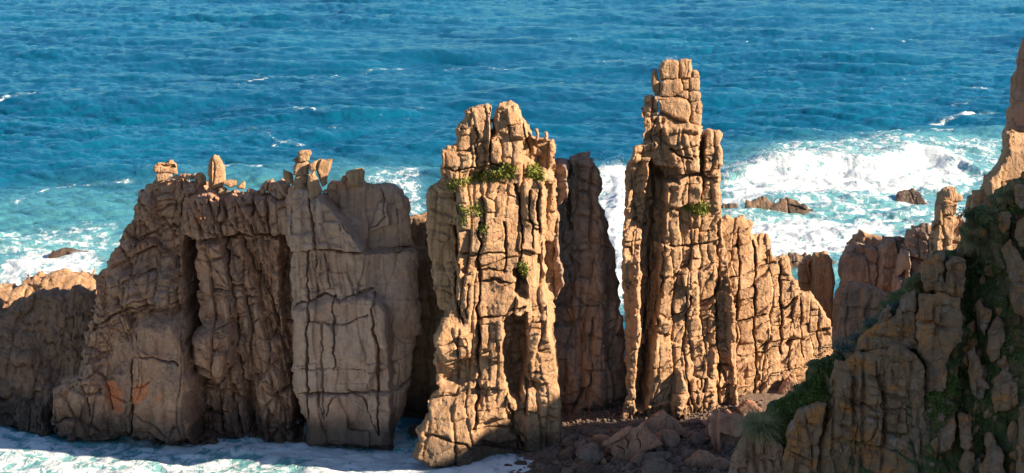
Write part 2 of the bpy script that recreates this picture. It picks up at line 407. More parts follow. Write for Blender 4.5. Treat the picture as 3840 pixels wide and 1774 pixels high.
rock('pillar', Z2((60, 1080), (92, 1040), (95, 960), (95, 880), (72, 800), (78, 690), (108, 665), (104, 600), (98, 540), (85, 360), (50, 350), (33, 335), (33, 290), (55, 215), (100, 192), (130, 178), (165, 180), (208, 190),
     (215, 178), (262, 190), (310, 182), (330, 152), (350, 142), (365, 152), (380, 137), (400, 150), (418, 165), (440, 200), (500, 300), (500, 1080)), pl_pil, 11, WALL, .09, 1.7, .3, gk=1.4, zk=1.45, seed=5, parent=wall, bottom=.2, edge=.25, bump=.9,
     levels=[Lv(2.2, 4.5, A=1.0, G=.35, P=.5, r=.3, lean=.13, warp=.5, drop=.2), Lv(1.0, 1.7, A=.4, G=.25, P=.3, r=.2, lean=.18, warp=.6, out=Z2((80, 360), (190, 360), (230, 640), (230, 860), (70, 860))),
             Lv(2.2, 1.5, A=.3, G=.2, P=.22, r=.2, tilt=.2, warp=.8)],
     zones=[(Z2((30, 180), (430, 130), (430, 340), (250, 335), (195, 345), (90, 352), (30, 352)), .9, .12), (Z2((80, 360), (190, 360), (215, 520), (240, 640), (225, 780), (180, 870), (70, 800), (85, 640)), 1.0, .35),
            (Z2((100, 690), (160, 660), (220, 680), (235, 760), (180, 850), (100, 830)), 1.1, .8), (Z2((215, 640), (250, 640), (270, 760), (330, 1060), (290, 1060), (230, 800)), -.9, .3), (Z2((100, 560), (180, 560), (200, 640), (110, 650)), -.6, .3),
            (Z2((392, 350), (450, 350), (480, 1080), (440, 1080), (432, 980), (412, 800), (398, 600), (385, 450)), -1.8, .25), (Z2((265, 360), (300, 370), (380, 640), (440, 900), (400, 900), (330, 680)), -.8, .3), (Z2((70, 195), (128, 195), (150, 290), (85, 290)), .5, .2, .45, 0), (Z2((215, 190), (260, 190), (290, 200), (300, 290), (260, 330), (215, 290)), .7, .25)],
     cracks=[(Z2((30, 352), (80, 354), (195, 346), (250, 336), (340, 344), (430, 342)), 1.0, .2), (Z2((195, 350), (212, 500), (240, 640), (228, 760), (270, 900), (286, 1050)), .9, .18), (Z2((262, 360), (300, 470), (345, 570), (372, 680), (405, 800), (450, 960)), .8, .18),
             (Z2((420, 345), (398, 500), (375, 640), (365, 720)), .7, .16), (Z2((95, 878), (180, 852), (228, 806)), .6, .14), (Z2((182, 885), (178, 950), (190, 1040)), .5, .12), (Z2((100, 655), (190, 662), (235, 650)), .5, .16),
             (Z2((180, 190), (178, 260), (188, 345)), .6, .14), (Z2((300, 200), (300, 330)), .5, .12), (Z2((345, 160), (350, 330)), .5, .12), (Z2((240, 1050), (235, 960), (210, 890)), .4, .12), (Z2((280, 830), (360, 880), (440, 1000)), .4, .12)],
     stains_and_sun=[(Z2((78, 195), (128, 195), (135, 270), (90, 285)), .35, .2)])  # sunlit patch of the upper pillar, painted in as a warm tint
pl_slab = Plane(179.6, (1312, 1650), -.16, .03)
rock('slab', Z2((470, 1080), (482, 1000), (455, 990), (450, 930), (422, 900), (424, 600), (416, 440), (428, 400), (405, 330), (400, 200), (425, 172), (440, 158), (490, 152), (510, 200), (550, 182), (562, 158), (600, 165), (618, 130), (650, 120), (688, 130), (690, 168),
     (740, 176), (790, 180), (832, 200), (850, 260), (858, 340), (860, 412), (880, 424), (893, 735), (866, 745), (862, 860), (838, 1000), (800, 1060), (790, 1090)), pl_slab, 11, PALE, .09, 1.5, .3, gk=.8, zk=1.5, seed=8, parent=wall, bottom=.2, edge=.14, bump=.8, rough=(.12, .8),
     levels=[Lv(2.6, 5., A=.5, G=.15, P=.12, r=.12, warp=.3, drop=.4), Lv(.75, 2.2, A=.4, G=.25, P=.3, r=.2, lean=.05, warp=.5, inn=Z2((420, 405), (690, 405), (700, 560), (560, 570), (430, 610))), Lv(1.2, 1.1, A=.35, G=.2, P=.25, r=.2, inn=Z2((400, 160), (560, 150), (690, 390), (430, 395)))],
     zones=[(Z2((400, 150), (510, 190), (560, 230), (690, 385), (690, 394), (520, 388), (430, 400), (395, 330)), .8, .07), (Z2((560, 140), (700, 110), (870, 190), (870, 420), (696, 410), (690, 385), (560, 230), (530, 190)), -1.6, .12, -.1, 0.),
            (Z2((700, 560), (725, 560), (770, 620), (790, 1080), (900, 1080), (910, 420), (700, 412)), -1.0, .25, -.25, 0), (Z2((480, 908), (700, 905), (840, 900), (800, 1090), (470, 1090)), .5, .3), (Z2((430, 610), (580, 575), (720, 560), (738, 800), (700, 900), (450, 900)), .5, .35),
            (Z2((715, 570), (745, 570), (780, 640), (780, 760), (738, 740)), .6, .15), (Z2((735, 240), (765, 240), (775, 320), (700, 350)), .5, .1)],
     cracks=[(Z2((430, 402), (520, 391), (600, 398), (692, 398)), .9, .16), (Z2((700, 412), (800, 418), (885, 428)), .6, .12), (Z2((425, 612), (470, 585), (560, 560), (600, 572), (720, 545)), .7, .15), (Z2((480, 650), (560, 655), (600, 662), (700, 620)), .4, .1),
             (Z2((455, 905), (560, 906), (640, 900), (720, 902), (862, 893)), .6, .12), (Z2((495, 400), (487, 560), (490, 760), (492, 1000)), .7, .13), (Z2((582, 560), (583, 680), (585, 820)), .6, .11), (Z2((720, 560), (722, 680), (738, 740), (740, 1045)), .7, .13),
             (Z2((545, 660), (546, 900), (552, 985)), .4, .1), (Z2((785, 640), (786, 850)), .3, .09), (Z2((635, 885), (690, 935), (735, 1035)), .5, .1), (Z2((560, 985), (575, 930), (600, 900)), .5, .1), (Z2((525, 900), (552, 990)), .5, .12), (Z2((690, 385), (600, 280), (540, 200)), .5, .1),
             (Z2((495, 200), (515, 300), (520, 390)), .6, .12), (Z2((430, 820), (600, 812), (730, 830), (860, 790)), .25, .09), (Z2((740, 180), (765, 300), (700, 345)), .35, .1), (Z2((516, 410), (520, 560)), .4, .1), (Z2((545, 410), (560, 540)), .4, .12)],
     stains_and_sun=[(Z2((500, 640), (570, 590), (580, 700), (520, 760)), .25, .5), (Z2((490, 930), (620, 910), (700, 1000), (500, 1050)), .3, .5), (Z2((640, 260), (700, 190), (735, 240), (680, 300)), .3, .3)])
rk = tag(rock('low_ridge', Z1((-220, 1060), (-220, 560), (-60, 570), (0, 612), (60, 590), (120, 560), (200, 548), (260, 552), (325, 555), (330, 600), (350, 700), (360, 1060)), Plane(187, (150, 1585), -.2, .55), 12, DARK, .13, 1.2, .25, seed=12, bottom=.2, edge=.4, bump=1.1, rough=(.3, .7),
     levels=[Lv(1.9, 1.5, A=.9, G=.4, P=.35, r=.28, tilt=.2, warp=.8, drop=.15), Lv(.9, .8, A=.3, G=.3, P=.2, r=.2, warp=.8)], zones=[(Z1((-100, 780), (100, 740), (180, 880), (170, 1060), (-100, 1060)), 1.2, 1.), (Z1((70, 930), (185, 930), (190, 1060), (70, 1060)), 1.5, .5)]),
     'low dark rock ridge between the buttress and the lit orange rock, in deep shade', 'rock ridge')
tag(rock('shore_rock', Z1((-200, 640), (-160, 560), (0, 530), (40, 545), (60, 515), (110, 508), (200, 495), (290, 498), (330, 515), (360, 640), (300, 760), (-200, 760)), Plane(203, (150, 1100), .2, 1.6), 10, ROCK, .16, .8, .2, seed=14, bottom=.0, edge=.5, rough=(.3, .7),
     levels=[Lv(2.6, 1.2, A=.7, G=.4, P=.3, r=.3, tilt=.25, warp=.9), Lv(1., .8, A=.3, G=.3, P=.2, r=.2)]), 'low orange sunlit rock behind the dark ridge beside turquoise water', 'shore rock')
tag(rock('gap_rock', Z2((800, 1000), (800, 300), (845, 278), (905, 272), (980, 276), (1040, 330), (1040, 1000)), Plane(191, (1560, 1100), -.1, .2), 8, ROCK, .16, .8, .2, seed=15, bottom=.0, edge=.3, levels=[Lv(2.6, 2.2, A=.5, G=.3, P=.4, r=.3)]),
    'pinkish rock seen in the narrow gap between the slab face and the broad stack', 'rock')

# ------------------------------------------------------------------ broad stack in the middle
mid = empty('sea_stack', (1, 181, 0)); tag(mid, 'broad sunlit sea stack with green plants on its ledges and a shaded tower attached', 'sea stack')
pl_mid = Plane(175.2, (1863, 1712), .38, .045)
mid_out = Z3((40, 1130), (58, 1085), (55, 1055), (78, 1015), (92, 1005), (88, 965), (118, 930), (106, 850), (112, 800), (103, 760), (125, 712), (112, 660), (95, 600), (85, 520), (74, 420), (78, 322), (120, 290), (127, 235), (128, 175), (150, 160), (172, 160), (177, 90), (205, 72),
     (203, 47), (222, 38), (240, 26), (270, 22), (292, 24), (294, 70), (300, 48), (318, 20), (345, 17), (372, 30), (386, 62), (402, 85), (410, 97), (413, 140), (421, 140), (424, 102), (436, 104), (438, 140), (447, 142), (451, 110), (462, 112), (466, 148), (488, 153), (496, 195), (496, 260), (498, 400), (492, 600), (492, 740), (498, 830), (504, 930), (514, 1010), (516, 1130), (420, 1160), (200, 1160))
rock('main_tower', mid_out, pl_mid, 13, ROCK, .085, .6, .32, seed=21, parent=mid, bottom=.1, edge=.22, bump=.7, rough=(.16, 1.0),
     zk=1.35, levels=[Lv(3.1, 3.6, A=.7, G=.4, P=.36, r=.22, warp=.35, drop=.35, lean=-.03), Lv(1.25, 1.25, A=.5, G=.55, P=.3, r=.2, warp=.55, ph=.2, drop=.35, patch=.05, out=Z3((60, 300), (172, 300), (175, 650), (120, 700))), Lv(2.2, 1.0, A=.2, G=.1, P=.25, r=.14, tilt=.2, warp=.5, inn=Z3((60, 300), (172, 300), (175, 650), (120, 700)))],
     zones=[(Z3((60, 270), (176, 285), (176, 640), (150, 700), (60, 720)), -2.2, .18, .35, 0), (Z3((104, 740), (150, 715), (212, 725), (220, 790), (190, 830), (130, 830)), .9, .3), (Z3((140, 835), (185, 835), (190, 870), (150, 880)), .5, .2),
            (Z3((100, 850), (240, 835), (240, 905), (110, 925)), -1.2, .3), (Z3((335, 700), (398, 685), (402, 800), (375, 960), (350, 940), (328, 830)), -2.4, .25), (Z3((252, 715), (358, 690), (355, 800), (330, 835), (255, 830)), .5, .12),
            (Z3((400, 690), (460, 690), (490, 800), (495, 850), (450, 900), (400, 890)), .6, .25), (Z3((458, 270), (560, 285), (560, 900), (500, 900), (478, 700), (462, 640), (455, 500)), -2.8, .2), (Z3((362, 550), (396, 560), (396, 640), (366, 625)), -1.5, .2),
            (Z3((388, 140), (500, 150), (500, 270), (440, 250), (390, 210)), -2.4, .3), (Z3((400, 95), (415, 95), (415, 140), (400, 140)), -.8, .1), (Z3((60, 1000), (250, 940), (250, 1160), (40, 1160)), 1.2, .6), (Z3((395, 930), (500, 900), (515, 1130), (395, 1140)), .7, .3),
            (Z3((430, 420), (455, 420), (458, 600), (430, 600)), -.9, .25), (Z3((270, 900), (360, 900), (365, 1000), (250, 1020)), .6, .25), (Z3((290, 60), (298, 60), (300, 130), (288, 130)), -1.0, .1), (Z3((190, 230), (440, 205), (450, 265), (200, 290)), -.5, .4), (Z3((330, 30), (380, 40), (395, 120), (350, 135)), .6, .3)],
     cracks=[(Z3((178, 290), (175, 500), (178, 650), (200, 720)), 1., .2), (Z3((250, 400), (250, 560), (247, 720), (245, 900), (240, 1040)), .9, .18), (Z3((290, 60), (290, 130), (286, 220)), .9, .15), (Z3((368, 280), (385, 400), (382, 520), (365, 620)), .8, .18), (Z3((212, 590), (212, 700)), .6, .15),
             (Z3((205, 600), (300, 585), (395, 600)), .7, .15), (Z3((250, 705), (330, 690), (395, 660)), .7, .2), (Z3((130, 235), (250, 225), (330, 215)), .6, .15), (Z3((240, 1040), (340, 1045), (400, 1080)), .5, .13), (Z3((80, 1050), (240, 1100), (400, 1120)), .4, .13), (Z3((345, 960), (355, 1060), (390, 1100)), .8, .18),
             (Z3((190, 500), (330, 500)), .5, .14), (Z3((190, 560), (340, 555)), .4, .12), (Z3((330, 400), (330, 560)), .6, .16), (Z3((410, 300), (415, 480)), .7, .16), (Z3((440, 300), (436, 440)), .7, .2), (Z3((240, 100), (245, 220)), .6, .13), (Z3((410, 800), (400, 930), (395, 1000)), .7, .16)])
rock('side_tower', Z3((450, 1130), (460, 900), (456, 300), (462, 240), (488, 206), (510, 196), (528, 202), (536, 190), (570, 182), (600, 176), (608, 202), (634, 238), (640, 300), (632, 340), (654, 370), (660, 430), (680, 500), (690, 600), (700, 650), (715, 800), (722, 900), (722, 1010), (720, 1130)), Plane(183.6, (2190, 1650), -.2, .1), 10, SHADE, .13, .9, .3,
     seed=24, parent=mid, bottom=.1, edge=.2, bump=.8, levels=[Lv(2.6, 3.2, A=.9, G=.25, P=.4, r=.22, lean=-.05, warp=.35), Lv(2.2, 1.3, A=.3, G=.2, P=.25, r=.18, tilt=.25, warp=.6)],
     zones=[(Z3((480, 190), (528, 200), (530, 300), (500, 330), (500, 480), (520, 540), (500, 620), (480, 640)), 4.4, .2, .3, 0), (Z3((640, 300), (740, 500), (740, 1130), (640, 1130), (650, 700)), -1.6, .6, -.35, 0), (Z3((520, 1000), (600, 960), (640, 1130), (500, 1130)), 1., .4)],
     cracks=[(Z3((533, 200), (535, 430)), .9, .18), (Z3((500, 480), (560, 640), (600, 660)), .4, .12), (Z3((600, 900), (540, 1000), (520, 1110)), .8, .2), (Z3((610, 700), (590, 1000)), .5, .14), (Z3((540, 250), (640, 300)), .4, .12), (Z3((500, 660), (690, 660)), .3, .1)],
     stains_and_sun=[(Z3((500, 960), (540, 980), (530, 1120), (500, 1120)), .5, .3), (Z3((560, 1000), (640, 960), (660, 1060), (560, 1100)), .4, .5)])

# ------------------------------------------------------------------ tallest stack with its stepped ridge
tall = empty('sea_stack', (15, 188, 0)); tag(tall, 'tallest slender sea stack with piled blocks on top and a stepped ridge behind its base', 'sea stack')
pl_tall = Plane(182.6, (2534, 1590), .3, .05)
tall_out = cat(Z4((60, 1060), (84, 960), (80, 800), (72, 740), (70, 600), (76, 480), (80, 330), (95, 316), (100, 275), (125, 266)), ZB((62, 660), (55, 430), (70, 335), (100, 320), (140, 315), (180, 345), (185, 450), (215, 445), (260, 462), (340, 512), (430, 522), (500, 545), (510, 572), (540, 560), (620, 568), (650, 600), (645, 780), (640, 930)),
     Z4((350, 470), (358, 520), (366, 600), (385, 720), (400, 990), (400, 1060)))
rock('tower', tall_out, pl_tall, 12, ROCK, .085, .6, .3, seed=31, parent=tall, bottom=-.2, edge=.2, bump=.8, rough=(.17, 1.),
     zk=1.3, levels=[Lv(2.1, 3.0, A=.8, G=.4, P=.36, r=.22, warp=.4, drop=.3, out=ZB((180, 450), (650, 550), (650, 1150), (220, 1150))), Lv(1.0, 1.0, A=.5, G=.6, P=.3, r=.2, patch=.1, warp=.7, drop=.3, out=ZB((180, 450), (650, 550), (650, 930), (220, 930))), Lv(2.2, 1.1, A=.3, G=.3, P=.25, r=.2, tilt=-.35, warp=.6),
             Lv(2.6, 2.4, A=.5, G=.25, P=.4, r=.25, warp=.5, inn=ZB((60, 320), (180, 450), (650, 550), (650, 1150), (220, 1150)))],
     zones=[(Z4((150, 320), (190, 370), (190, 420), (180, 560), (168, 700), (135, 1010), (110, 1010), (128, 500)), -1.9, .3), (Z4((60, 320), (130, 320), (130, 480), (60, 1000)), -.5, .3), (Z4((95, 600), (145, 580), (155, 720), (140, 850), (100, 830)), .8, .3), (Z4((130, 130), (165, 135), (170, 265), (130, 265)), -.5, .2),
            (Z4((297, 225), (350, 230), (350, 365), (297, 360)), .2, .1), (Z4((290, 225), (299, 230), (299, 360), (285, 360)), -1.1, .1), (ZB((175, 540), (470, 545), (470, 670), (420, 690), (260, 700), (240, 620)), .9, .2), (ZB((250, 720), (460, 690), (470, 790), (500, 880), (330, 900)), .6, .2), (ZB((220, 960), (500, 920), (500, 1120), (220, 1150)), .7, .25),
            (ZB((180, 840), (310, 850), (310, 950), (150, 960)), -1.3, .25), (Z4((335, 560), (365, 560), (375, 1000), (345, 1000)), -.5, .3), (Z4((230, 900), (330, 860), (330, 1040), (200, 1040)), .8, .4)],
     cracks=[(ZB((512, 570), (510, 760), (508, 920), (500, 1110)), 1., .15), (ZB((320, 905), (500, 925), (640, 930)), .8, .14), (ZB((185, 455), (135, 560), (130, 680)), .5, .15), (Z4((150, 330), (165, 420), (150, 600), (125, 1000)), .9, .25), (Z4((190, 440), (185, 600), (165, 800)), .7, .18), (Z4((345, 480), (335, 700), (345, 990)), .8, .2), (ZB((260, 720), (340, 760), (420, 790)), .7, .15),
             (Z4((200, 560), (345, 545)), .5, .15), (Z4((180, 640), (340, 610)), .5, .15), (Z4((260, 700), (240, 840), (270, 1020)), .7, .18), (Z4((130, 830), (150, 700)), .6, .15), (Z4((180, 760), (340, 700)), .5, .14), (Z4((200, 900), (330, 800)), .5, .14), (ZB((500, 740), (640, 860)), .2, .08)])
rock('pile_core', ZB((190, 640), (196, 230), (200, 120), (230, 80), (320, 75), (410, 75), (425, 150), (470, 180), (485, 640)), pl_tall.moved(.6), 2.6, ROCK, .09, .4, .2, seed=33, parent=tall, edge=.1, side=0, levels=[Lv(2, 2, A=.2, G=.2, P=.2, r=.2)])
fin_out = Z4((300, 560), (338, 490), (362, 476), (385, 476), (408, 470), (420, 486), (440, 492), (434, 512), (440, 532), (462, 526), (485, 526), (488, 560), (500, 590), (526, 580), (540, 600), (548, 640), (565, 652), (572, 684), (600, 690), (612, 702), (622, 722), (640, 742), (660, 790), (666, 832), (662, 880), (650, 1100), (300, 1100))
rock('stepped_ridge', fin_out, Plane(186.6, (2700, 1520), .45, .22), 8, ROCK, .085, .5, .3, seed=34, parent=tall, bottom=.5, edge=.2, bump=.6, rough=(.15, 1.),
     levels=[Lv(3.4, 1.7, A=.5, G=.35, P=.36, r=.2, tilt=-.34, warp=.35, ph=.05, drop=.1, vk=2.), Lv(1.3, .8, A=.32, G=.6, P=.24, r=.16, patch=.1, vk=2.2, tilt=-.28, warp=.5, ph=.2)],
     zones=[(Z4((340, 560), (380, 560), (380, 1000), (340, 1000)), -.2, .3), (Z4((380, 830), (665, 800), (665, 820), (380, 860)), -.3, .15)],
     cracks=[(Z4((440, 540), (440, 720), (445, 900), (440, 980)), .9, .16), (Z4((512, 600), (515, 760), (516, 860)), .8, .15), (Z4((395, 500), (395, 700), (380, 960)), .7, .15), (Z4((360, 790), (520, 730), (570, 690)), .8, .16), (Z4((370, 870), (470, 850), (600, 810), (660, 790)), .7, .14), (Z4((570, 700), (572, 870)), .5, .12), (Z4((350, 650), (480, 610), (500, 600)), .6, .14), (Z4((360, 720), (440, 700)), .5, .14), (Z4((615, 730), (625, 850)), .5, .11), (Z4((380, 960), (600, 880)), .4, .12)])

# ------------------------------------------------------------------ rocks behind the ridge, on the way to the headland
tag(rock('finger_rock', Z4((566, 800), (570, 690), (568, 628), (578, 600), (600, 590), (610, 576), (640, 568), (660, 590), (668, 640), (664, 760), (665, 900), (566, 900)), Plane(206, (3060, 1150), .1, .1), 4, ROCK, .09, .8, .25, seed=41, bottom=3, edge=.12, rough=(.1, .8),
     levels=[Lv(3, 3.2, A=.3, G=.2, P=.3, r=.2)], zones=[(Z4((566, 590), (606, 585), (606, 900), (566, 900)), -1.5, .15)], cracks=[(Z4((606, 590), (604, 760)), .6, .12)]), 'tall rounded twin finger of rock standing just behind the stepped ridge', 'rock')
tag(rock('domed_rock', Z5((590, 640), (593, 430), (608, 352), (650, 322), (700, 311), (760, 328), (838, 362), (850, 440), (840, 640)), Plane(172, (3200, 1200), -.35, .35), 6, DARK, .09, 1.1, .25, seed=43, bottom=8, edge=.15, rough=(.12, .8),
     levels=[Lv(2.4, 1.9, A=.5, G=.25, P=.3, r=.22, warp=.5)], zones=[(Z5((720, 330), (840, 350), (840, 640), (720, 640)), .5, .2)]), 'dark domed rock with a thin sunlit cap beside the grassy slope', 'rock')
blk = empty('block_cluster', (33, 196, 5)); tag(blk, 'brown cluster of squared blocks between the twin finger and the lit column', 'rock')
pl_blk = Plane(204, (3260, 1030), -.4, .3)
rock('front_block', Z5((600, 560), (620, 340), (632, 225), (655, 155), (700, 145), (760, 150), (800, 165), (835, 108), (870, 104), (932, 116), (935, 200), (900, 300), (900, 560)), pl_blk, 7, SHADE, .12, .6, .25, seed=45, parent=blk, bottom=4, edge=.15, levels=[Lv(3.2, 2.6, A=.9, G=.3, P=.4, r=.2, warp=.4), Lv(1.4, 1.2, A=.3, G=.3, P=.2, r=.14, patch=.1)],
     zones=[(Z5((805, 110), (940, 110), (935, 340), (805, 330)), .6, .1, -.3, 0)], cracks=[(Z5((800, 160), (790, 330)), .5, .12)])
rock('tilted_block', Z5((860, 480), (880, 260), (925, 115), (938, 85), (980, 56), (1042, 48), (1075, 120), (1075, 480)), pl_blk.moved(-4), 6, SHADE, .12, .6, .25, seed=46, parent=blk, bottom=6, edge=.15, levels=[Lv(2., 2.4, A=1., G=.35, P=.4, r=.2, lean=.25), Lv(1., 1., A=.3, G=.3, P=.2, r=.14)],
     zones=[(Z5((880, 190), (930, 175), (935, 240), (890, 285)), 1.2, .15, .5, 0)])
rock('rear_block', Z5((640, 330), (660, 140), (700, 110), (722, 84), (790, 104), (826, 112), (860, 330)), pl_blk.moved(7), 5, ROCK, .14, .6, .25, seed=47, parent=blk, bottom=4, edge=.3, levels=[Lv(1.5, 1.2, A=.5, G=.4, P=.3, r=.2)])
tag(rock('column_rock', Z6((1240, 1260), (1250, 1050), (1250, 960), (1272, 900), (1286, 850), (1284, 800), (1330, 771), (1376, 770), (1380, 800), (1410, 812), (1402, 850), (1385, 900), (1400, 940), (1440, 920), (1440, 1260)), Plane(146, (3540, 830), .35, .1), 4, ROCK, .07, .6, .25, seed=48, bottom=20, edge=.12, rough=(.14, .9),
     levels=[Lv(1.6, 1.5, A=.5, G=.4, P=.25, r=.16, warp=.4)], zones=[(Z6((1250, 1000), (1275, 950), (1270, 1090), (1250, 1150)), -.7, .12), (Z6((1380, 850), (1440, 850), (1440, 1260), (1340, 1260)), -1.4, .2)], cracks=[(Z6((1285, 850), (1390, 850)), .3, .1), (Z6((1270, 930), (1380, 910)), .25, .09)]),
     'sunlit upright rock column with a blocky head, standing at the edge of the grassy headland', 'rock')

# ------------------------------------------------------------------ rocks in the surf
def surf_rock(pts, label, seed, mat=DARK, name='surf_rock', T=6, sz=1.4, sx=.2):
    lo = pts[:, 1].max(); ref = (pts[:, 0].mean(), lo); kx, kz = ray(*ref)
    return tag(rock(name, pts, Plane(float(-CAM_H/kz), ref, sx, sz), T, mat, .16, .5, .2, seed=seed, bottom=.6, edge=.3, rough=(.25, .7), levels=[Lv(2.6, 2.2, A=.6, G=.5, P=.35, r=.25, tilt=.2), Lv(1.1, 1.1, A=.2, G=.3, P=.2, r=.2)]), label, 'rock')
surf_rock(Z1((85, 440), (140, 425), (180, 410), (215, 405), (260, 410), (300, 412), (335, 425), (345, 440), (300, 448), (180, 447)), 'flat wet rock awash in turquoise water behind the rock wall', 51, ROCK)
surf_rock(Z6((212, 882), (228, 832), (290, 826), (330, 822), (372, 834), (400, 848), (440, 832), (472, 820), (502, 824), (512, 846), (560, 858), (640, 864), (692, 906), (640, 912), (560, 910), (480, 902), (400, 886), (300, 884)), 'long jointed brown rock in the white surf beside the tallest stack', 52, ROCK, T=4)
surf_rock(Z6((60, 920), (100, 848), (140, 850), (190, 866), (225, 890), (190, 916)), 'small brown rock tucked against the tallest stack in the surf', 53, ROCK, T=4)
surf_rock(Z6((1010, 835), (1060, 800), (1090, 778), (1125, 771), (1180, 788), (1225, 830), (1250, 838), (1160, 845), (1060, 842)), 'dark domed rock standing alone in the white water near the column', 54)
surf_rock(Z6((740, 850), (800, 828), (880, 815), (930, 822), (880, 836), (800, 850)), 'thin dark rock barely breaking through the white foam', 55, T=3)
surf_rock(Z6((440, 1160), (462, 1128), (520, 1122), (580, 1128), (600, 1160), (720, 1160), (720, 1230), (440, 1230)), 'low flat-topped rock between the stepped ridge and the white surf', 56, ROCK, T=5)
# ------------------------------------------------------------------ loose blocks lying on the tops
_bs = [100]
def block(pts, plane, label, name='boulder', T=None, mat=ROCK, group=None, vox=.05, rnd=None, taper=.28, levels=(), cracks=(), zones=(), sz=None, rough=.07, **k):
    if isinstance(plane, Turned): plane = plane.fix(pts)
    P = plane.uw(pts); ex = P.max(0)-P.min(0); sm = float(min(ex)); _bs[0] += 1
    if T is None: T = max(.7, min(1.1*sm, 3.0))
    r = rnd if rnd is not None else min(.4, .28*sm)
    vox = max(vox, max(ex[0], ex[1])/110)
    o = rock(name, pts, plane, T, mat, vox, r, taper, levels=levels, cracks=cracks, zones=zones, edge=min(.1, .06*sm+.02), rough=(min(rough, .06*sm+.02), 1.6), side=0, seed=_bs[0], bump=.12*min(sm, 2), v0=r, **k)
    if label: tag(o, label, 'boulder', group)
    return o
B = lambda sh: None
class Turned(Plane):
    # a plane through the host's surface at the block, but turned towards the sun side
    def __init__(s, host, sx=.38): s.h = host; s.t = sx
    def uw(s, pts):
        c = pts.mean(0)[None]; p = s.h.uw(c)[0]; q = Plane.__new__(Plane); q.sx, q.sz, q.Xr, q.Zr, q.Y0 = s.t, .1, float(p[0]), float(p[1]), float(s.h.y(*p)); return q.uw(pts)
    def fix(s, pts):
        c = pts.mean(0)[None]; p = s.h.uw(c)[0]; q = Plane.__new__(Plane); q.sx, q.sz, q.Xr, q.Zr, q.Y0 = s.t, .1, float(p[0]), float(p[1]), float(s.h.y(*p)); return q
    def moved(s, d): return Turned(s.h.moved(d), s.t)
pb, ps, pp = Turned(pl_but.moved(-.4)), Turned(pl_slab.moved(-.3)), Turned(pl_pil.moved(-.3))
block(ZD((200, 285), (212, 235), (255, 207), (340, 205), (388, 172), (425, 172), (434, 212), (460, 240), (468, 290), (458, 338), (400, 335), (330, 322), (255, 325), (212, 312)), pb.moved(.4), 'rounded sunlit boulder balanced on the far end of the wall top, like a loaf', zones=[(ZD((290, 225), (370, 230), (440, 225), (450, 260), (380, 275), (330, 250)), -.5, .06)])
block(ZD((232, 400), (240, 330), (320, 316), (405, 326), (415, 352), (345, 388), (262, 428), (240, 425)), pb, 'flattish sunlit block beneath the loaf-shaped balanced boulder')
block(ZD((650, 390), (655, 350), (690, 315), (725, 305), (756, 322), (770, 360), (790, 440), (700, 440), (690, 395)), pb, 'knobbly sunlit block leaning against the upright spire on the wall')
block(ZD((410, 370), (420, 350), (470, 335), (520, 340), (528, 365), (480, 385)), pb, 'small sunlit stone on the wall crest between the loaf boulder and the spire')
block(ZD((540, 375), (556, 348), (600, 338), (625, 355), (618, 385)), pb, 'smallest sunlit stone on the wall crest before the spire')
block(ZD((792, 480), (786, 330), (788, 225), (805, 185), (832, 150), (858, 120), (882, 130), (905, 125), (938, 165), (955, 205), (976, 240), (988, 330), (992, 385), (960, 425), (945, 480)), pp, 'tall upright spire of sunlit rock standing on the wall top', name='rock_spire', T=1.6, cracks=[(ZD((850, 150), (840, 300), (845, 460)), .35, .1)], zones=[(ZD((780, 180), (840, 160), (835, 480), (780, 480)), -.5, .06)])
block(ZD((945, 430), (965, 398), (1060, 387), (1104, 398), (1112, 440), (1040, 478), (970, 448)), pp, 'slanting sunlit block at the foot of the upright spire')
block(ZD((1105, 465), (1140, 432), (1185, 406), (1200, 428), (1198, 490), (1140, 485)), pp, 'small pointed stone on the wall crest, next after the slanting block')
block(ZD((1598, 300), (1612, 280), (1640, 296), (1712, 332), (1714, 432), (1660, 440), (1612, 375)), ps, 'leaf-shaped sunlit stone leaning on the capped column of the wall')
block(ZD((1762, 195), (1766, 90), (1800, 68), (1890, 60), (1906, 108), (1886, 185), (1850, 200)), ps, 'cube-like sunlit cap block at the highest point of the wall')
block(ZD((1715, 340), (1718, 245), (1750, 195), (1860, 188), (1887, 232), (1872, 335), (1800, 348)), ps, 'squarish sunlit block directly under the cube-like cap block')
block(ZD((1724, 180), (1735, 150), (1768, 140), (1770, 195), (1740, 210)), ps.moved(.4), 'little stone wedged beside the cube-like cap block')
block(ZD((1714, 425), (1730, 350), (1790, 325), (1872, 340), (1872, 425)), ps, 'half shaded block third from the top under the cap block')
block(ZD((1672, 595), (1690, 440), (1724, 420), (1835, 420), (1868, 480), (1878, 605), (1770, 612)), ps.moved(-.3), 'large square block at the bottom of the capped column', cracks=[(ZD((1830, 420), (1850, 600)), .2, .08)])
block(ZD((1876, 600), (1872, 480), (1870, 330), (1905, 310), (1940, 288), (1992, 400), (2026, 512), (1960, 580), (1905, 606)), ps.moved(-.3), 'pointed sunlit block leaning beside the capped column')
block(ZD((1888, 300), (1892, 212), (1950, 188), (2050, 165), (2126, 163), (2124, 240), (2092, 330), (2084, 420), (2035, 470), (1998, 410), (1958, 290)), ps.moved(.5), 'horn-shaped sunlit block flaring outward beside the capped column', zones=[(ZD((1950, 190), (2000, 175), (1975, 280), (2010, 400), (1960, 300)), -.4, .08)])
block(ZD((2065, 500), (2078, 436), (2110, 408), (2165, 412), (2190, 440), (2190, 500)), ps.moved(1.), 'low lit stone in the dip beside the horn-shaped block')
block(ZD((2205, 440), (2220, 400), (2252, 343), (2292, 334), (2304, 380), (2270, 440)), ps.moved(1.), 'egg-shaped lit stone propped against the nose-shaped overhang')
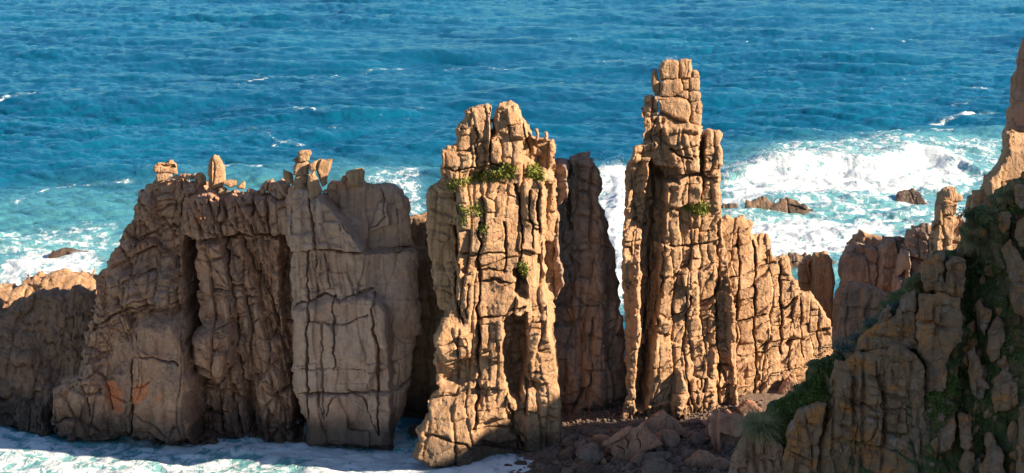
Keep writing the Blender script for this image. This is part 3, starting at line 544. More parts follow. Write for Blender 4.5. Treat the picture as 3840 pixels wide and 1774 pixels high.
block(ZD((2275, 460), (2300, 380), (2268, 318), (2290, 298), (2370, 274), (2462, 258), (2482, 310), (2474, 365), (2440, 385), (2474, 410), (2460, 462)), ps.moved(1.2), 'nose-shaped overhanging block at the end of the wall top', T=2.2)
block(ZD((780, 520), (800, 470), (840, 455), (862, 480), (860, 530)), pp.moved(-.2), 'rounded lit stone under the upright spire'); block(ZD((900, 530), (915, 470), (960, 458), (1010, 490), (990, 535), (940, 545)), pp.moved(-.2), 'wedge of lit stone set just below the upright spire')
# blocks piled on the tallest stack
pt = pl_tall
block(ZB((178, 350), (225, 335), (280, 330), (340, 330), (385, 350), (412, 390), (420, 440), (405, 520), (345, 505), (262, 465), (188, 425)), pt.moved(-.3), 'big rounded sunlit boulder under the pile of blocks on the tallest stack')
block(ZB((404, 372), (430, 360), (484, 348), (502, 390), (500, 548), (440, 535), (412, 505), (424, 440)), pt.moved(.1), 'tall cracked block wedged beside the big rounded boulder', cracks=[(ZB((470, 360), (450, 450), (500, 460)), .25, .09)])
block(ZB((395, 345), (400, 295), (440, 278), (490, 294), (497, 328), (482, 352), (412, 364)), pt, 'rounded block above the tall cracked block on the stack pile')
block(ZB((143, 345), (150, 318), (200, 330), (258, 332), (250, 348), (190, 350)), pt.moved(-.1), 'thin flat slab near the base of the block pile')
block(ZB((132, 250), (126, 195), (135, 145), (150, 121), (166, 124), (184, 195), (192, 250), (184, 318), (150, 318), (136, 280)), pt.moved(.2), 'thin upright flake standing at the shaded side of the block pile')
block(ZB((188, 330), (190, 215), (230, 200), (335, 194), (360, 238), (364, 278), (330, 302), (262, 338)), pt.moved(-.2), 'largest squared block in the middle of the stack pile')
block(ZB((350, 200), (400, 192), (407, 262), (365, 280), (358, 240)), pt, 'narrow squared block between two larger blocks of the pile')
block(ZB((315, 308), (365, 280), (402, 280), (406, 335), (385, 348), (352, 330)), pt.moved(-.1), 'small rounded wedge in the centre of the pile')
block(ZB((403, 200), (415, 182), (484, 180), (490, 270), (470, 282), (405, 276)), pt, 'dark sided square block on the sunlit edge of the pile')
block(ZB((428, 182), (430, 128), (458, 124), (478, 142), (488, 182)), pt.moved(.1), 'small rounded block just below the two top blocks')
block(ZB((184, 205), (182, 110), (205, 62), (238, 45), (300, 47), (318, 58), (328, 130), (332, 190), (250, 196)), pt.moved(-.1), 'broad sunlit top block of the pile, on its shaded side')
block(ZB((322, 70), (345, 44), (395, 41), (426, 48), (430, 130), (424, 184), (395, 192), (334, 192), (330, 130)), pt.moved(.1), 'narrow sunlit top block of the pile, split by a seam', cracks=[(ZB((400, 45), (405, 120), (395, 190)), .25, .07)])

# ------------------------------------------------------------------ boulder beach
def beach_z(x, y):
    x = np.asarray(x, float); y = np.asarray(y, float)
    return -.5 + 2.3*sstep(-3, 14, x + .25*(y-172)) + .5*sstep(14, 30, x) + .012*np.clip(y-172, 0, 20) + .25*f2(x*.3, y*.3, 5, 3)
xs = np.arange(-8, 60, .4); ys = np.arange(120, 216, .4); X, Yy = np.meshgrid(xs, ys, indexing='ij')
ii = np.arange(X.size).reshape(X.shape)
q4 = lambda i: np.stack([i[:-1, :-1].ravel(), i[1:, :-1].ravel(), i[1:, 1:].ravel(), i[:-1, 1:].ravel()], 1)
tag(link('beach', make_mesh('beach', np.stack([X.ravel(), Yy.ravel(), beach_z(X, Yy).ravel()], 1), q4(ii), COBB)), kind='structure')
# the cove's hillside, added sunward out of view and shaped to shade the beach
xs = np.arange(29, 110, .7); ys = np.arange(112, 179, .7); X, Yy = np.meshgrid(xs, ys, indexing='ij'); ii = np.arange(X.size).reshape(X.shape)
Zh = (-1 + 8.5*sstep(29.5, 34, X+1.5*f2(X*.2, Yy*.2, 7, 3)) + .62*np.clip(X-32, 0, 60) + 2*f2(X*.15, Yy*.15, 8, 4))*(1-.93*sstep(171, 179, Yy+2*f2(X*.3, Yy*.3, 9, 3)))
tag(link('shading_hillside', make_mesh('shading_hillside', np.stack([X.ravel(), Yy.ravel(), Zh.ravel()], 1), q4(ii), HEAD)), kind='structure')
def on_beach(px, py, iters=12):
    kx, kz = ray(px, py); z = 1.
    for _ in range(iters): Y = (z-CAM_H)/kz; z = float(beach_z(kx*Y, Y))
    return float(kx*Y), float(Y), z
def bb(pts, label, mat=COBB, sx=-.1, sz=.7, back=.0, **k):
    i = pts[:, 1].argmax(); x, y, z = on_beach(*pts[i]); pl = Plane(y+back, tuple(pts[i]), sx, sz)
    return block(pts, pl, label, mat=mat, **k)
bb(ZA((842, 755), (860, 720), (1058, 592), (1090, 592), (1115, 608), (1212, 562), (1240, 592), (1300, 672), (1384, 748), (1200, 840), (1000, 912), (958, 890), (915, 830), (916, 790), (880, 770)), 'big tilted rectangular slab with branching cracks on the boulder beach', mat=WALL, sx=-.15, sz=.55, T=3,
   rnd=.3, cracks=[(ZA((920, 765), (1010, 705), (1118, 610)), .5, .1), (ZA((945, 655), (1010, 705)), .35, .08), (ZA((1010, 705), (1065, 720), (1050, 780)), .35, .08), (ZA((965, 780), (1015, 800), (1030, 845)), .35, .07), (ZA((1155, 600), (1160, 680), (1165, 755)), .4, .07)])
bb(ZA((1113, 606), (1180, 560), (1250, 518), (1320, 475), (1380, 450), (1430, 488), (1500, 540), (1570, 615), (1572, 640), (1395, 748), (1300, 672), (1240, 588), (1205, 562)), 'upper half of the broken tilted slab leaning against the tallest stack', mat=WALL, sx=-.1, sz=.55, back=1.5, T=3, rnd=.3, cracks=[(ZA((1270, 530), (1290, 640)), .3, .07), (ZA((1460, 540), (1470, 600)), .3, .07)])
bb(ZA((1430, 492), (1490, 490), (1535, 535), (1558, 585), (1520, 575)), 'orange sunlit wedge behind the broken slab', mat=ROCK, back=3); bb(ZA((1552, 548), (1576, 540), (1614, 625), (1600, 648), (1578, 625)), 'thin sunlit splinter beside the broken slab end', mat=ROCK, back=1.5)
bb(ZA((1615, 630), (1640, 606), (1680, 620), (1672, 640)), 'small sunlit stone on the dark beach below the tallest stack', mat=ROCK, back=1.)
bb(ZA((598, 835), (640, 790), (756, 738), (800, 748), (848, 800), (870, 850), (838, 912), (760, 940), (690, 930), (640, 890)), 'large dark boulder lying before the shaded tower', rnd=.6)
bb(ZA((788, 716), (850, 714), (832, 772), (800, 760)), 'small sunlit stone perched between the dark boulder and the tilted slab', mat=ROCK, back=.8)
bb(ZA((1175, 872), (1250, 815), (1350, 810), (1440, 825), (1460, 862), (1380, 902), (1250, 912), (1182, 902)), 'low wide boulder just below the tilted slab'); bb(ZA((1178, 960), (1230, 905), (1290, 868), (1380, 880), (1450, 930), (1490, 965), (1450, 1040), (1200, 1040)), 'rough pointed boulder nearest the viewer on the beach')
bb(ZA((1610, 905), (1640, 842), (1700, 811), (1780, 824), (1840, 870), (1857, 925), (1820, 972), (1700, 982), (1625, 955)), 'smooth brown boulder with a rounded top, largest of the rounded ones on the beach', rnd=.8, mat=WALL)
bb(ZA((1770, 600), (1790, 520), (1812, 458), (1860, 458), (1940, 490), (2000, 472), (2068, 498), (2102, 560), (2104, 625), (2030, 692), (2010, 760), (1900, 835), (1850, 815), (1800, 740)), 'angular notched boulder standing beside the big grass tussock', mat=WALL, T=3, zones=[(ZA((1880, 650), (2040, 690), (2020, 800), (1880, 800)), -1., .1), (ZA((1770, 460), (1870, 460), (1850, 640), (1850, 800), (1770, 650)), -.5, .08, -.6, 0)])
bb(ZA((2018, 445), (2060, 390), (2112, 358), (2180, 378), (2232, 430), (2292, 485), (2200, 560), (2110, 560)), 'blunt brown boulder behind the big grass tussock', mat=WALL, back=2, T=2.5); bb(ZA((2368, 375), (2400, 262), (2440, 205), (2490, 148), (2530, 188), (2575, 255), (2560, 380), (2430, 400)), 'pyramid-shaped boulder against the stepped ridge at the top of the grass slope', mat=WALL, back=3, T=3)
bb(ZA((2080, 372), (2118, 312), (2180, 300), (2242, 306), (2284, 350), (2250, 400), (2140, 400)), 'dark angular boulder at the foot of the stepped ridge', back=4); bb(ZA((1925, 480), (1958, 405), (2040, 378), (2040, 420), (2005, 480)), 'half lit boulder in front of the stepped ridge', mat=ROCK, back=3)
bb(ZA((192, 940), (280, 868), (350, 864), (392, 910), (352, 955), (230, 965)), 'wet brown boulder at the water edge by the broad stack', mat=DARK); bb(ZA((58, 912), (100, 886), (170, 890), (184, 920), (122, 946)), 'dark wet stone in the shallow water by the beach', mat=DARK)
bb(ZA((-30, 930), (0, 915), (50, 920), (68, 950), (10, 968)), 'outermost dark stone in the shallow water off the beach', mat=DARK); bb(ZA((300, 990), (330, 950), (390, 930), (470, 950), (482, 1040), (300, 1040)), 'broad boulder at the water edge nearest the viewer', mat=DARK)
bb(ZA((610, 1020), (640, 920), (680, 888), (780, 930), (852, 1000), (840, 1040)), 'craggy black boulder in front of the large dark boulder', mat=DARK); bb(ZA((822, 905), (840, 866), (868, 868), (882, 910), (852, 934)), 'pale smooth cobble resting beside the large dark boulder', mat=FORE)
bb(Z3((24, 1062), (30, 1045), (45, 1038), (62, 1045), (62, 1075), (40, 1080)), 'small dark rock in foam at the foot of the broad stack', mat=DARK)

rng = np.random.default_rng(7)
import bmesh
def ico(sub):
    bm = bmesh.new(); bmesh.ops.create_icosphere(bm, subdivisions=sub, radius=1); v = np.array([x.co[:] for x in bm.verts]); f = np.array([[y.index for y in x.verts] for x in bm.faces]); bm.free(); return v, f
IV, IF = ico(4); JV, JF = ico(2)
def stone(V, r, n=13, p=9, rough=.05):
    N = r.normal(size=(n, 3)); N /= np.linalg.norm(N, axis=1)[:, None]; D = r.uniform(.62, 1., n)
    q = np.clip(V@N.T/D, 0, None); s = (np.sum(q**p, 1)+.85**p)**(-1./p)
    P = V*s[:, None]*np.array([1, r.uniform(.7, 1.), r.uniform(.5, .8)])
    if rough: P = P*(1+rough*n3(V[:, 0]*2.2+9, V[:, 1]*2.2, V[:, 2]*2.2, int(r.integers(999))))[:, None]
    return P
kinds = [make_mesh('boulder', stone(IV, rng, 11 if i % 2 else 22, 14 if i % 2 else 6), IF, COBB) for i in range(8)]
cnt = 0
while cnt < 150:
    px = rng.uniform(1890, 2860); py = rng.uniform(1520, 1790)
    if py < 1690 - (px-1950)*.19 + 40*rng.random(): continue
    x, y, z = on_beach(px, py); s = .28+.75*rng.random()**2.5
    o = link('boulder', kinds[int(rng.integers(8))], loc=(x, y, z+.12*s)); o.scale = (s, s, s); o.rotation_euler = (rng.uniform(-.3, .3), rng.uniform(-.3, .3), rng.uniform(0, 6.3))
    tag(o, 'one of many loose dark boulders strewn over the shaded beach', 'boulder', 'loose boulders on the beach'); cnt += 1
ang = [make_mesh('angular_boulder', stone(IV, rng, 9, 22, .04), IF, WALL if i % 2 else COBB) for i in range(7)]
for i in range(64):
    px = rng.uniform(2080, 2880); py = rng.uniform(1530, 1770)
    if py < 1660 - (px-2000)*.17: py += 90
    x, y, z = on_beach(px, py); s = rng.uniform(.5, 1.25)*(1.15 if py < 1680 else .8)
    o = link('angular_boulder', ang[i % 7], loc=(x, y, z+.2*s)); o.scale = (s, s*.9, s*rng.uniform(.8, 1.2)); o.rotation_euler = (rng.uniform(-.6, .6), rng.uniform(-.6, .6), rng.uniform(0, 6.3))
    tag(o, 'one of many angular fallen blocks piled at the foot of the tallest stack', 'boulder', 'fallen blocks at the foot of the tallest stack')
vs, fs, k = [], [], 0
for i in range(3600):
    px = rng.uniform(1880, 2860); py = rng.uniform(1500, 1790); x, y, z = on_beach(px, py, 6); s = rng.uniform(.1, .3)
    a = rng.uniform(0, 6.3); V = stone(JV, rng, 8, 6, 0)*s; V = np.stack([V[:, 0]*math.cos(a)-V[:, 1]*math.sin(a), V[:, 0]*math.sin(a)+V[:, 1]*math.cos(a), V[:, 2]], 1)
    vs.append(V+[x, y, z+.05]); fs.append(JF+k); k += len(V)
tag(link('cobbles', make_mesh('cobbles', np.concatenate(vs), np.concatenate(fs), COBB)), kind='stuff', label='small dark cobbles filling the beach between the boulders', cat='cobbles')
vs, fs, k = [], [], 0
for i in range(60):
    p = ZA((rng.uniform(470, 680), rng.uniform(770, 850))); x, y, z = on_beach(p[0, 0], p[0, 1], 6); s = rng.uniform(.15, .35)
    V = stone(JV, rng, 8, 6, 0)*s; vs.append(V+[x, y+.5, z+.15]); fs.append(JF+k); k += len(V)
tag(link('sunlit_pebbles', make_mesh('sunlit_pebbles', np.concatenate(vs), np.concatenate(fs), ROCK)), kind='stuff', label='pale sunlit pebbles at the foot of the broad stack', cat='pebbles')
# ------------------------------------------------------------------ grassy headland with its outcrops
pl_h = Plane(101, (3295, 1774), -.62, .55)
head_out = cat(Z5((90, 1300), (120, 1190), (152, 1080), (200, 1010), (225, 940), (330, 880), (410, 835), (470, 775), (490, 690), (560, 665), (620, 640), (640, 600), (720, 562), (790, 495), (812, 440), (850, 415), (900, 375), (945, 325), (1010, 285), (1020, 240), (1070, 195), (1130, 175), (1165, 180), (1185, 100), (1215, 40)),
     Z6((1440, 920), (1478, 870), (1520, 850), (1560, 830), (1600, 790), (1660, 760), (1700, 735), (1760, 690), (1900, 560), (2300, 300), (2600, 300), (2600, 2800)), Z5((90, 1700)))
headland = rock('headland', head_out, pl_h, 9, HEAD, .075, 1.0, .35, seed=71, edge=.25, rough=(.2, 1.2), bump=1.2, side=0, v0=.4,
     levels=[Lv(1.4, 2.4, A=.8, G=.4, P=.3, r=.22, warp=.35), Lv(.6, .9, A=.25, G=.4, P=.2, r=.14, warp=.6)],
     stains_and_sun=[(Z5((1195, 250), (1300, 180), (1390, 300), (1420, 480), (1440, 900), (1420, 1230), (1230, 1230), (1160, 1100), (1170, 800), (1200, 620)), 1., .5), (Z5((1030, 850), (1110, 720), (1170, 800), (1070, 1190), (1035, 1190)), .8, .3), (Z5((225, 960), (330, 860), (420, 800), (500, 700), (600, 640), (600, 720), (570, 870), (440, 890), (390, 960), (360, 1230), (320, 1230), (330, 1030)), 1., .3),
             (Z5((700, 560), (900, 370), (1010, 280), (1010, 340), (900, 430), (760, 540)), .7, .2)], zones=[(Z5((1190, 200), (1220, 600), (1040, 1200), (1210, 1200), (1240, 900), (1300, 700), (1330, 300), (1300, 150)), -1.2, .6), (Z5((330, 880), (560, 670), (600, 690), (560, 870), (430, 900), (380, 1190), (330, 1190)), -.2, .4)])
tag(headland, kind='structure')
def crop(pts, label, off=-.9, T=2.6, seed=1, cw=1.3, rh=1.6, sx=None, sz=None, name='rock_outcrop', mat=FORE, lv=None, **k):
    pl = Plane.__new__(Plane); c = pts.mean(0); p0 = pl_h.uw(c[None])[0]
    pl.sx = pl_h.sx if sx is None else sx; pl.sz = pl_h.sz if sz is None else sz; pl.Xr, pl.Zr = float(p0[0]), float(p0[1]); pl.Y0 = float(pl_h.y(*p0))+off
    o = rock(name, pts, pl, T, mat, k.pop('vox', .055), k.pop('rnd', .45), k.pop('taper', .25), seed=seed, edge=k.pop('edge', .17), rough=(.07, 1.6), side=0, bump=k.pop('bump', .3), v0=.3,
             levels=[dict(l, P=l['P']*2.4, r=l['r']*1.6, A=l['A']*1.2) for l in (lv if lv is not None else [Lv(cw, rh, A=.4, G=.3, P=.2, r=.12, warp=.3, drop=.35)])] + [Lv(.7, .8, A=.16, G=.45, P=.16, r=.1, warp=.6)], **k)
    return tag(o, label, 'rock')
crop(Z5((520, 1230), (535, 1100), (556, 1000), (583, 890), (585, 695), (600, 670), (630, 675), (652, 682), (690, 655), (720, 642), (800, 645), (880, 610), (930, 612), (965, 650), (1000, 690), (1020, 760), (1028, 900), (1035, 1230)), 'broad jointed wall of orange-lichened rock at the middle of the headland slope', seed=81, off=-1.3, cw=.95, rh=2.2, sz=.25,
     lv=[Lv(.95, 2.2, A=.28, G=.22, P=.22, r=.12, lean=-.05, warp=.25, drop=.3), Lv(2.2, 2.6, A=.3, G=.15, P=.2, r=.12)], cracks=[(Z5((580, 890), (660, 880), (850, 905), (1025, 900)), .35, .08), (Z5((545, 1030), (700, 1060), (860, 1080), (1030, 1115)), .35, .08), (Z5((690, 660), (680, 880), (720, 1080)), .3, .07), (Z5((800, 650), (820, 900), (760, 1080)), .3, .07)])
crop(Z5((352, 1230), (372, 1100), (385, 990), (402, 955), (442, 900), (480, 878), (522, 868), (562, 868), (552, 980), (545, 1080), (530, 1230)), 'smooth orange and grey slab below the grassy slope', seed=82, off=-1.0, cw=3, rh=2.4, lv=[Lv(3, 1.9, A=.4, G=.25, P=.22, r=.1, drop=.2)])
crop(Z5((110, 1240), (130, 1150), (150, 1070), (165, 1035), (192, 1000), (250, 1000), (320, 1030), (365, 1090), (350, 1240)), 'dark knobbly outcrop under the big grass tussock', seed=83, off=-.7, cw=.5, rh=.9, mat=DARK)
crop(Z5((685, 650), (700, 590), (735, 560), (765, 538), (800, 505), (890, 485), (896, 400), (960, 356), (992, 400), (985, 520), (985, 640), (900, 630), (800, 650)), 'stepped grey outcrop along the crest above the broad jointed wall', seed=84, off=-.9, cw=1.1, rh=1.1)
crop(Z5((790, 520), (805, 470), (835, 425), (862, 425), (860, 470), (840, 515)), 'small pointed grey rock on the crest among low shrubs', seed=85, off=-.8)
crop(Z5((980, 640), (982, 450), (998, 375), (1040, 372), (1115, 385), (1190, 392), (1198, 600), (1150, 630), (1120, 700), (1100, 830), (1030, 830), (1020, 700)), 'tall square orange pillar of jointed rock on the slope', seed=86, off=-1.5, sz=.25, cw=1.2, rh=1.9)
crop(Z5((998, 370), (1004, 300), (1006, 250), (1035, 215), (1062, 188), (1090, 170), (1106, 185), (1118, 230), (1116, 380), (1060, 385)), 'yellowish pointed rock standing on the square orange pillar', seed=87, off=-1.3, sz=.2, mat=FORE, lv=[Lv(2.4, 1.3, A=.35, G=.35, P=.25, r=.12)])
crop(Z5((1118, 388), (1122, 230), (1135, 205), (1160, 188), (1195, 208), (1200, 300), (1192, 395), (1150, 400)), 'bundle of grey upright rock fingers next to the yellowish pointed rock', seed=88, off=-1.2, sz=.2, cw=.5, rh=1.2)
crop(Z5((1212, 640), (1250, 585), (1262, 700), (1270, 760), (1312, 800), (1300, 850), (1270, 868), (1230, 825), (1215, 730)), 'long narrow grey rock rising from grass in the gully', seed=89, off=-.3, cw=3, rh=2.)
crop(Z5((1240, 430), (1262, 395), (1290, 430), (1325, 455), (1320, 540), (1290, 580), (1255, 520)), 'brownish round rock high in the grassy gully', seed=90, off=-.3, cw=2, rh=1.8)
crop(Z5((1308, 560), (1322, 510), (1352, 478), (1380, 520), (1388, 600), (1370, 680), (1335, 702), (1312, 660)), 'long orange oval rock in the grassy gully', seed=91, off=-.5, cw=3, rh=3)
crop(Z5((1328, 860), (1340, 765), (1380, 728), (1412, 745), (1445, 805), (1448, 880), (1400, 905), (1350, 935)), 'pale mottled boulder with a dark pitted base, low in the gully', seed=92, off=-.5, cw=3, rh=3, lv=[])
crop(Z5((1278, 1230), (1285, 1060), (1298, 1010), (1325, 1008), (1350, 1050), (1372, 1095), (1375, 1230)), 'orange and grey upright boulder at the bottom of the gully', seed=93, off=-.6, cw=2, rh=2, lv=[])
crop(Z5((1368, 180), (1395, 140), (1425, 128), (1470, 190), (1520, 300), (1520, 520), (1466, 500), (1430, 462), (1402, 372), (1394, 280)), 'bluish grey lichened rock hanging at the picture edge above the gully', seed=94, off=-1.0, cw=1.4, rh=1.5)
crop(Z5((1420, 60), (1445, 25), (1500, 10), (1520, 170), (1450, 160), (1422, 120)), 'orange angular rock above the bluish grey rock at the edge', seed=95, off=-.9, cw=1.5, rh=1.5)
crop(Z5((1440, 1230), (1445, 1000), (1455, 900), (1520, 850), (1540, 1230)), 'grey rock wall rising at the bottom corner of the view', seed=96, off=-.6)
crop(Z5((1168, 1060), (1172, 930), (1195, 915), (1222, 925), (1232, 1060), (1200, 1090)), 'squared grey block stack half sunk in grass beside the broad jointed wall', seed=97, off=-.3, cw=1., rh=.9)
crop(Z5((1050, 1010), (1060, 880), (1110, 850), (1150, 860), (1165, 930), (1150, 1020), (1130, 1110), (1080, 1120)), 'grey rounded outcrop low on the slope beside the broad jointed wall', seed=98, off=-.35, cw=.8, rh=.9)
crop(Z5((1170, 1240), (1180, 1130), (1215, 1090), (1250, 1120), (1250, 1240)), 'cluster of small grey rocks at the very bottom of the slope', seed=99, off=-.3, cw=.6, rh=.7)
crop(Z6((1675, 800), (1690, 750), (1720, 735), (1760, 760), (1780, 860), (1730, 880), (1690, 850)), 'grey oval boulder among tussocks just under the lit crag', seed=100, off=-.8, lv=[])
crop(Z6((1620, 980), (1625, 910), (1655, 892), (1680, 920), (1670, 1000), (1640, 1010)), 'small bluish rock among the tussocks below the lit crag', seed=101, off=-.7, lv=[])
# sunlit crag at the top of the headland and the dark spire behind it
pl_c = Plane(121, (3750, 700), .5, .1)
tag(rock('crag', Z6((1470, 1050), (1480, 890), (1490, 800), (1512, 785), (1545, 765), (1548, 720), (1575, 690), (1602, 668), (1636, 622), (1637, 596), (1650, 590), (1655, 540), (1650, 500), (1665, 470), (1700, 458), (1741, 470), (1790, 480), (1820, 1050)), pl_c, 4, ROCK, .07, .4, .2, seed=105, edge=.1, rough=(.1, 1.2), levels=[Lv(1.5, 1.3, A=.45, G=.35, P=.25, r=.14, warp=.5)],
     zones=[(Z6((1470, 1050), (1480, 780), (1545, 760), (1540, 1050)), -.8, .15)]), 'pale sunlit crag with a balanced block at the top of the headland', 'rock')
tag(rock('crag', Z6((1640, 620), (1644, 500), (1658, 445), (1672, 400), (1690, 345), (1700, 250), (1712, 180), (1722, 120), (1745, 20), (1800, -120), (1900, -200), (1950, 620)), Plane(125, (3800, 600), -.7, .12), 5, WALL, .09, .5, .2, seed=106, edge=.1, rough=(.12, 1.), levels=[Lv(1.6, 3., A=.5, G=.3, P=.25, r=.14, lean=.1)]), 'tall shaded rock edge rising out of the frame behind the lit crag', 'rock')

bpy.context.view_layer.update()
def hit(p, objs=None):
    kx, kz = ray(*p); d = Vector((float(kx), 1., float(kz))).normalized(); best = None
    for o in (objs or [headland]):
        mi = o.matrix_world.inverted(); ok, loc, nrm, _ = o.ray_cast(mi @ Vector((0, 0, CAM_H)), (mi.to_3x3() @ d))
        if ok:
            wl = o.matrix_world @ loc
            if best is None or wl.y < best[0].y: best = (wl, nrm)
    return best
# tussocks: a fountain of thin blades each
def tussock_mesh(seed, n=800, L=1.0, spread=1.0, wd=.008, droop=.75):
    r = np.random.default_rng(seed); V, Fc = [], []; segs = 5
    for i in range(n):
        a = r.uniform(0, 2*math.pi); t = r.uniform(.05, 1)**.7*spread; l = L*r.uniform(.6, 1.1); b = r.uniform(0, .16)*L
        base = np.array([math.cos(a)*b, math.sin(a)*b, 0]); el = math.pi/2-t*1.2; p = base.copy(); k = len(V)
        sd_ = np.array([-math.sin(a), math.cos(a), 0])
        for s_ in range(segs+1):
            ww = wd*L*(1-s_/segs*.85); V += [p-sd_*ww, p+sd_*ww]
            p = p + np.array([math.cos(a)*math.cos(el), math.sin(a)*math.cos(el), math.sin(el)])*l/segs; el -= droop*r.uniform(.5, 1.4)*2.2/segs
        for s_ in range(segs): Fc.append([k+2*s_, k+2*s_+1, k+2*s_+3, k+2*s_+2])
    return np.array(V), np.array(Fc)
tm = [make_mesh('tussock', *tussock_mesh(200+i), TUFT) for i in range(4)]
for i, (p, L, lab) in enumerate([(Z5((262, 975)), 1.7, 'largest pale grass tussock, hanging over the dark knobbly outcrop'), (Z5((1245, 135)), 1.3, 'bushy grass tussock high on the slope under the lit column'), (Z5((1345, 130)), 1.1, 'grass tussock beside the bluish grey rock at the edge'),
      (Z5((965, 335)), .95, 'grass tussock on the crest beside the yellowish pointed rock'), (Z6((1640, 800)), .9, 'grass tussock just below the sunlit crag'), (Z6((1560, 905)), .8, 'grass tussock in the shade between the lit column and the crag'), (Z5((1225, 60)), .8, 'topmost grass tussock where the lit column meets the headland'),
      (Z5((1300, 215)), .9, 'grass tussock at the head of the gully'), (Z5((850, 455)), .6, 'small grass tussock by the little pointed grey rock')]):
    h = hit(p[0])
    if h is None: print('miss', lab); continue
    o = link('tussock', tm[i % 4], loc=h[0]-Vector((0, 0, .15*L))); o.scale = (L*1.15,)*3; o.rotation_euler = (.25, -.15, i*1.3); tag(o, lab, 'grass tussock', 'grass tussocks on the headland')
def shrub_mesh(seed, n=900, sx=1., sy=.7, sz=.55, leaf=.07):
    r = np.random.default_rng(seed); cl = r.normal(size=(14, 3))*[.45, .45, .4]; c = cl[r.integers(14, size=n)]+r.normal(size=(n, 3))*.22
    c = c*[sx, sy, sz]; c[:, 2] = np.abs(c[:, 2]); a = r.normal(size=(n, 3)); a /= np.linalg.norm(a, axis=1)[:, None]; b = np.cross(a, r.normal(size=(n, 3))); b /= np.linalg.norm(b, axis=1)[:, None]
    l = (leaf*r.uniform(.6, 1.3, n))[:, None]; V = np.stack([c-a*l, c+b*l*.5, c+a*l, c-b*l*.5], 1).reshape(-1, 3)
    return V, np.arange(4*n).reshape(-1, 4)
for i, (p, s, m, lab) in enumerate([(Z5((545, 700)), 1.1, SHRUB, 'dark shrub on the crest just above the broad jointed wall'), (Z5((650, 625)), .9, SALT, 'bluish grey saltbush beside the domed rock'), (Z5((775, 515)), .8, SALT, 'bluish grey saltbush on the crest beside the small pointed rock'), (Z5((885, 435)), .6, SALT, 'small green saltbush between crest rocks'),
      (Z5((700, 575)), .8, SALT, 'saltbush midway along the crest'), (Z5((1250, 20)), 1.2, SHRUB, 'dark shrub at the top of the grassy gully'), (Z5((1300, 270)), 1.2, SHRUB, 'dark shrub under the tussocks in the gully'), (Z6((1600, 960)), 1.3, SHRUB, 'dark bushy shrub below the tussock near the crag'), (Z6((1700, 900)), .9, GRASS, 'green shrub under the grey oval boulder'), (Z5((480, 800)), .8, SHRUB, 'low dark shrub on the grassy slope edge')]):
    h = hit(p[0])
    if h is None: print('miss', lab); continue
    o = link('shrub', make_mesh('shrub', *shrub_mesh(300+i), m), loc=h[0]); o.scale = (s,)*3; tag(o, lab, 'shrub')
# ground cover on the headland: leaf-sized faces and short blades, nobody could count them
def cover(name, objs, polys, n, size, mat, label, up=.5, seed=1, full=False):
    r = np.random.default_rng(seed); V = []
    for poly in polys:
        lo, hi = poly.min(0), poly.max(0); k = 0; tries = 0; m = n//len(polys)
        while k < m and tries < m*6:
            tries += 1; p = r.uniform(lo, hi)
            if not inside(p[:1], p[1:], poly)[0] or (not full and n2(p[:1]*.02, p[1:]*.02, seed+3)[0] < -.35+.2*r.random()): continue
            h = hit(p, objs)
            if h is None: continue
            k += 1; c = np.array(h[0])
            for _ in range(3):
                q = c + r.normal(size=3)*size*.8; a = r.normal(size=3)+[0, -.3, up*2]; a /= np.linalg.norm(a); b = np.cross(a, r.normal(size=3)); b /= np.linalg.norm(b); l = size*r.uniform(.6, 1.4)
                V += [q-b*l*.25, q+b*l*.25, q+a*l+b*l*.05, q+a*l-b*l*.05]
    V = np.array(V); return tag(link(name, make_mesh(name, V, np.arange(len(V)).reshape(-1, 4), mat)), label, 'plants', kind='stuff')
cover('grass', None, [Z5((330, 880), (420, 830), (500, 760), (560, 690), (600, 700), (580, 800), (570, 870), (440, 890), (400, 950), (360, 1100), (330, 1190), (320, 1000))], 5000, .14, GRASS, 'short green grass covering the slope below the crest shrubs', seed=5)
cover('gully_grass', None, [Z5((1200, 250), (1300, 200), (1390, 300), (1420, 480), (1466, 520), (1466, 1190), (1130, 1190), (1150, 800), (1200, 620)), Z5((1030, 830), (1120, 700), (1170, 800), (1060, 1190), (1030, 1190))], 4500, .12, GRASS, 'dark green grass filling the gully between the rocks', seed=6)
# plants on the stacks
fk = [make_mesh('half_sunk_rock', stone(IV, rng, 14, 9, .12), IF, FORE) for i in range(6)]
cnt = 0; gl = [Z5((1200, 250), (1300, 200), (1390, 300), (1420, 480), (1466, 520), (1466, 1190), (1130, 1190), (1150, 800), (1200, 620)), Z5((1030, 830), (1120, 700), (1170, 800), (1060, 1190), (1030, 1190)), Z5((700, 560), (900, 380), (1000, 290), (1010, 420), (900, 500), (760, 560), (640, 660))]
while cnt < 70:
    g = gl[int(rng.choice(3, p=[.6, .2, .2]))]; pp_ = rng.uniform(g.min(0), g.max(0))
    if not inside(pp_[:1], pp_[1:], g)[0]: continue
    h = hit(pp_)
    if h is None: continue
    s_ = rng.uniform(.12, .42); o = link('half_sunk_rock', fk[cnt % 6], loc=h[0]); o.scale = (s_*rng.uniform(.7, 1.1), s_*.9, s_*rng.uniform(1., 2.4)); o.rotation_euler = (rng.uniform(-.2, .3), rng.uniform(-.25, .25), rng.uniform(0, 6.3))
    tag(o, 'one of many small grey rocks half sunk in the headland grass', 'rock', 'small rocks in the headland grass'); cnt += 1
def ledge(name, poly, n, label, objs, seed, size=.16, mat=MOSS): cover(name, objs, [poly], n, size, mat, label, seed=seed).pop('kind', None) if False else None
def ledge_plants(poly, n, label, objs, seed, size=.24):
    o = cover('ledge_plant', objs, [poly], n, size, MOSS, label, seed=seed, full=True); del o['kind']; o['category'] = 'plant'
mt = [o for o in mid.children]; tt = [o for o in tall.children]
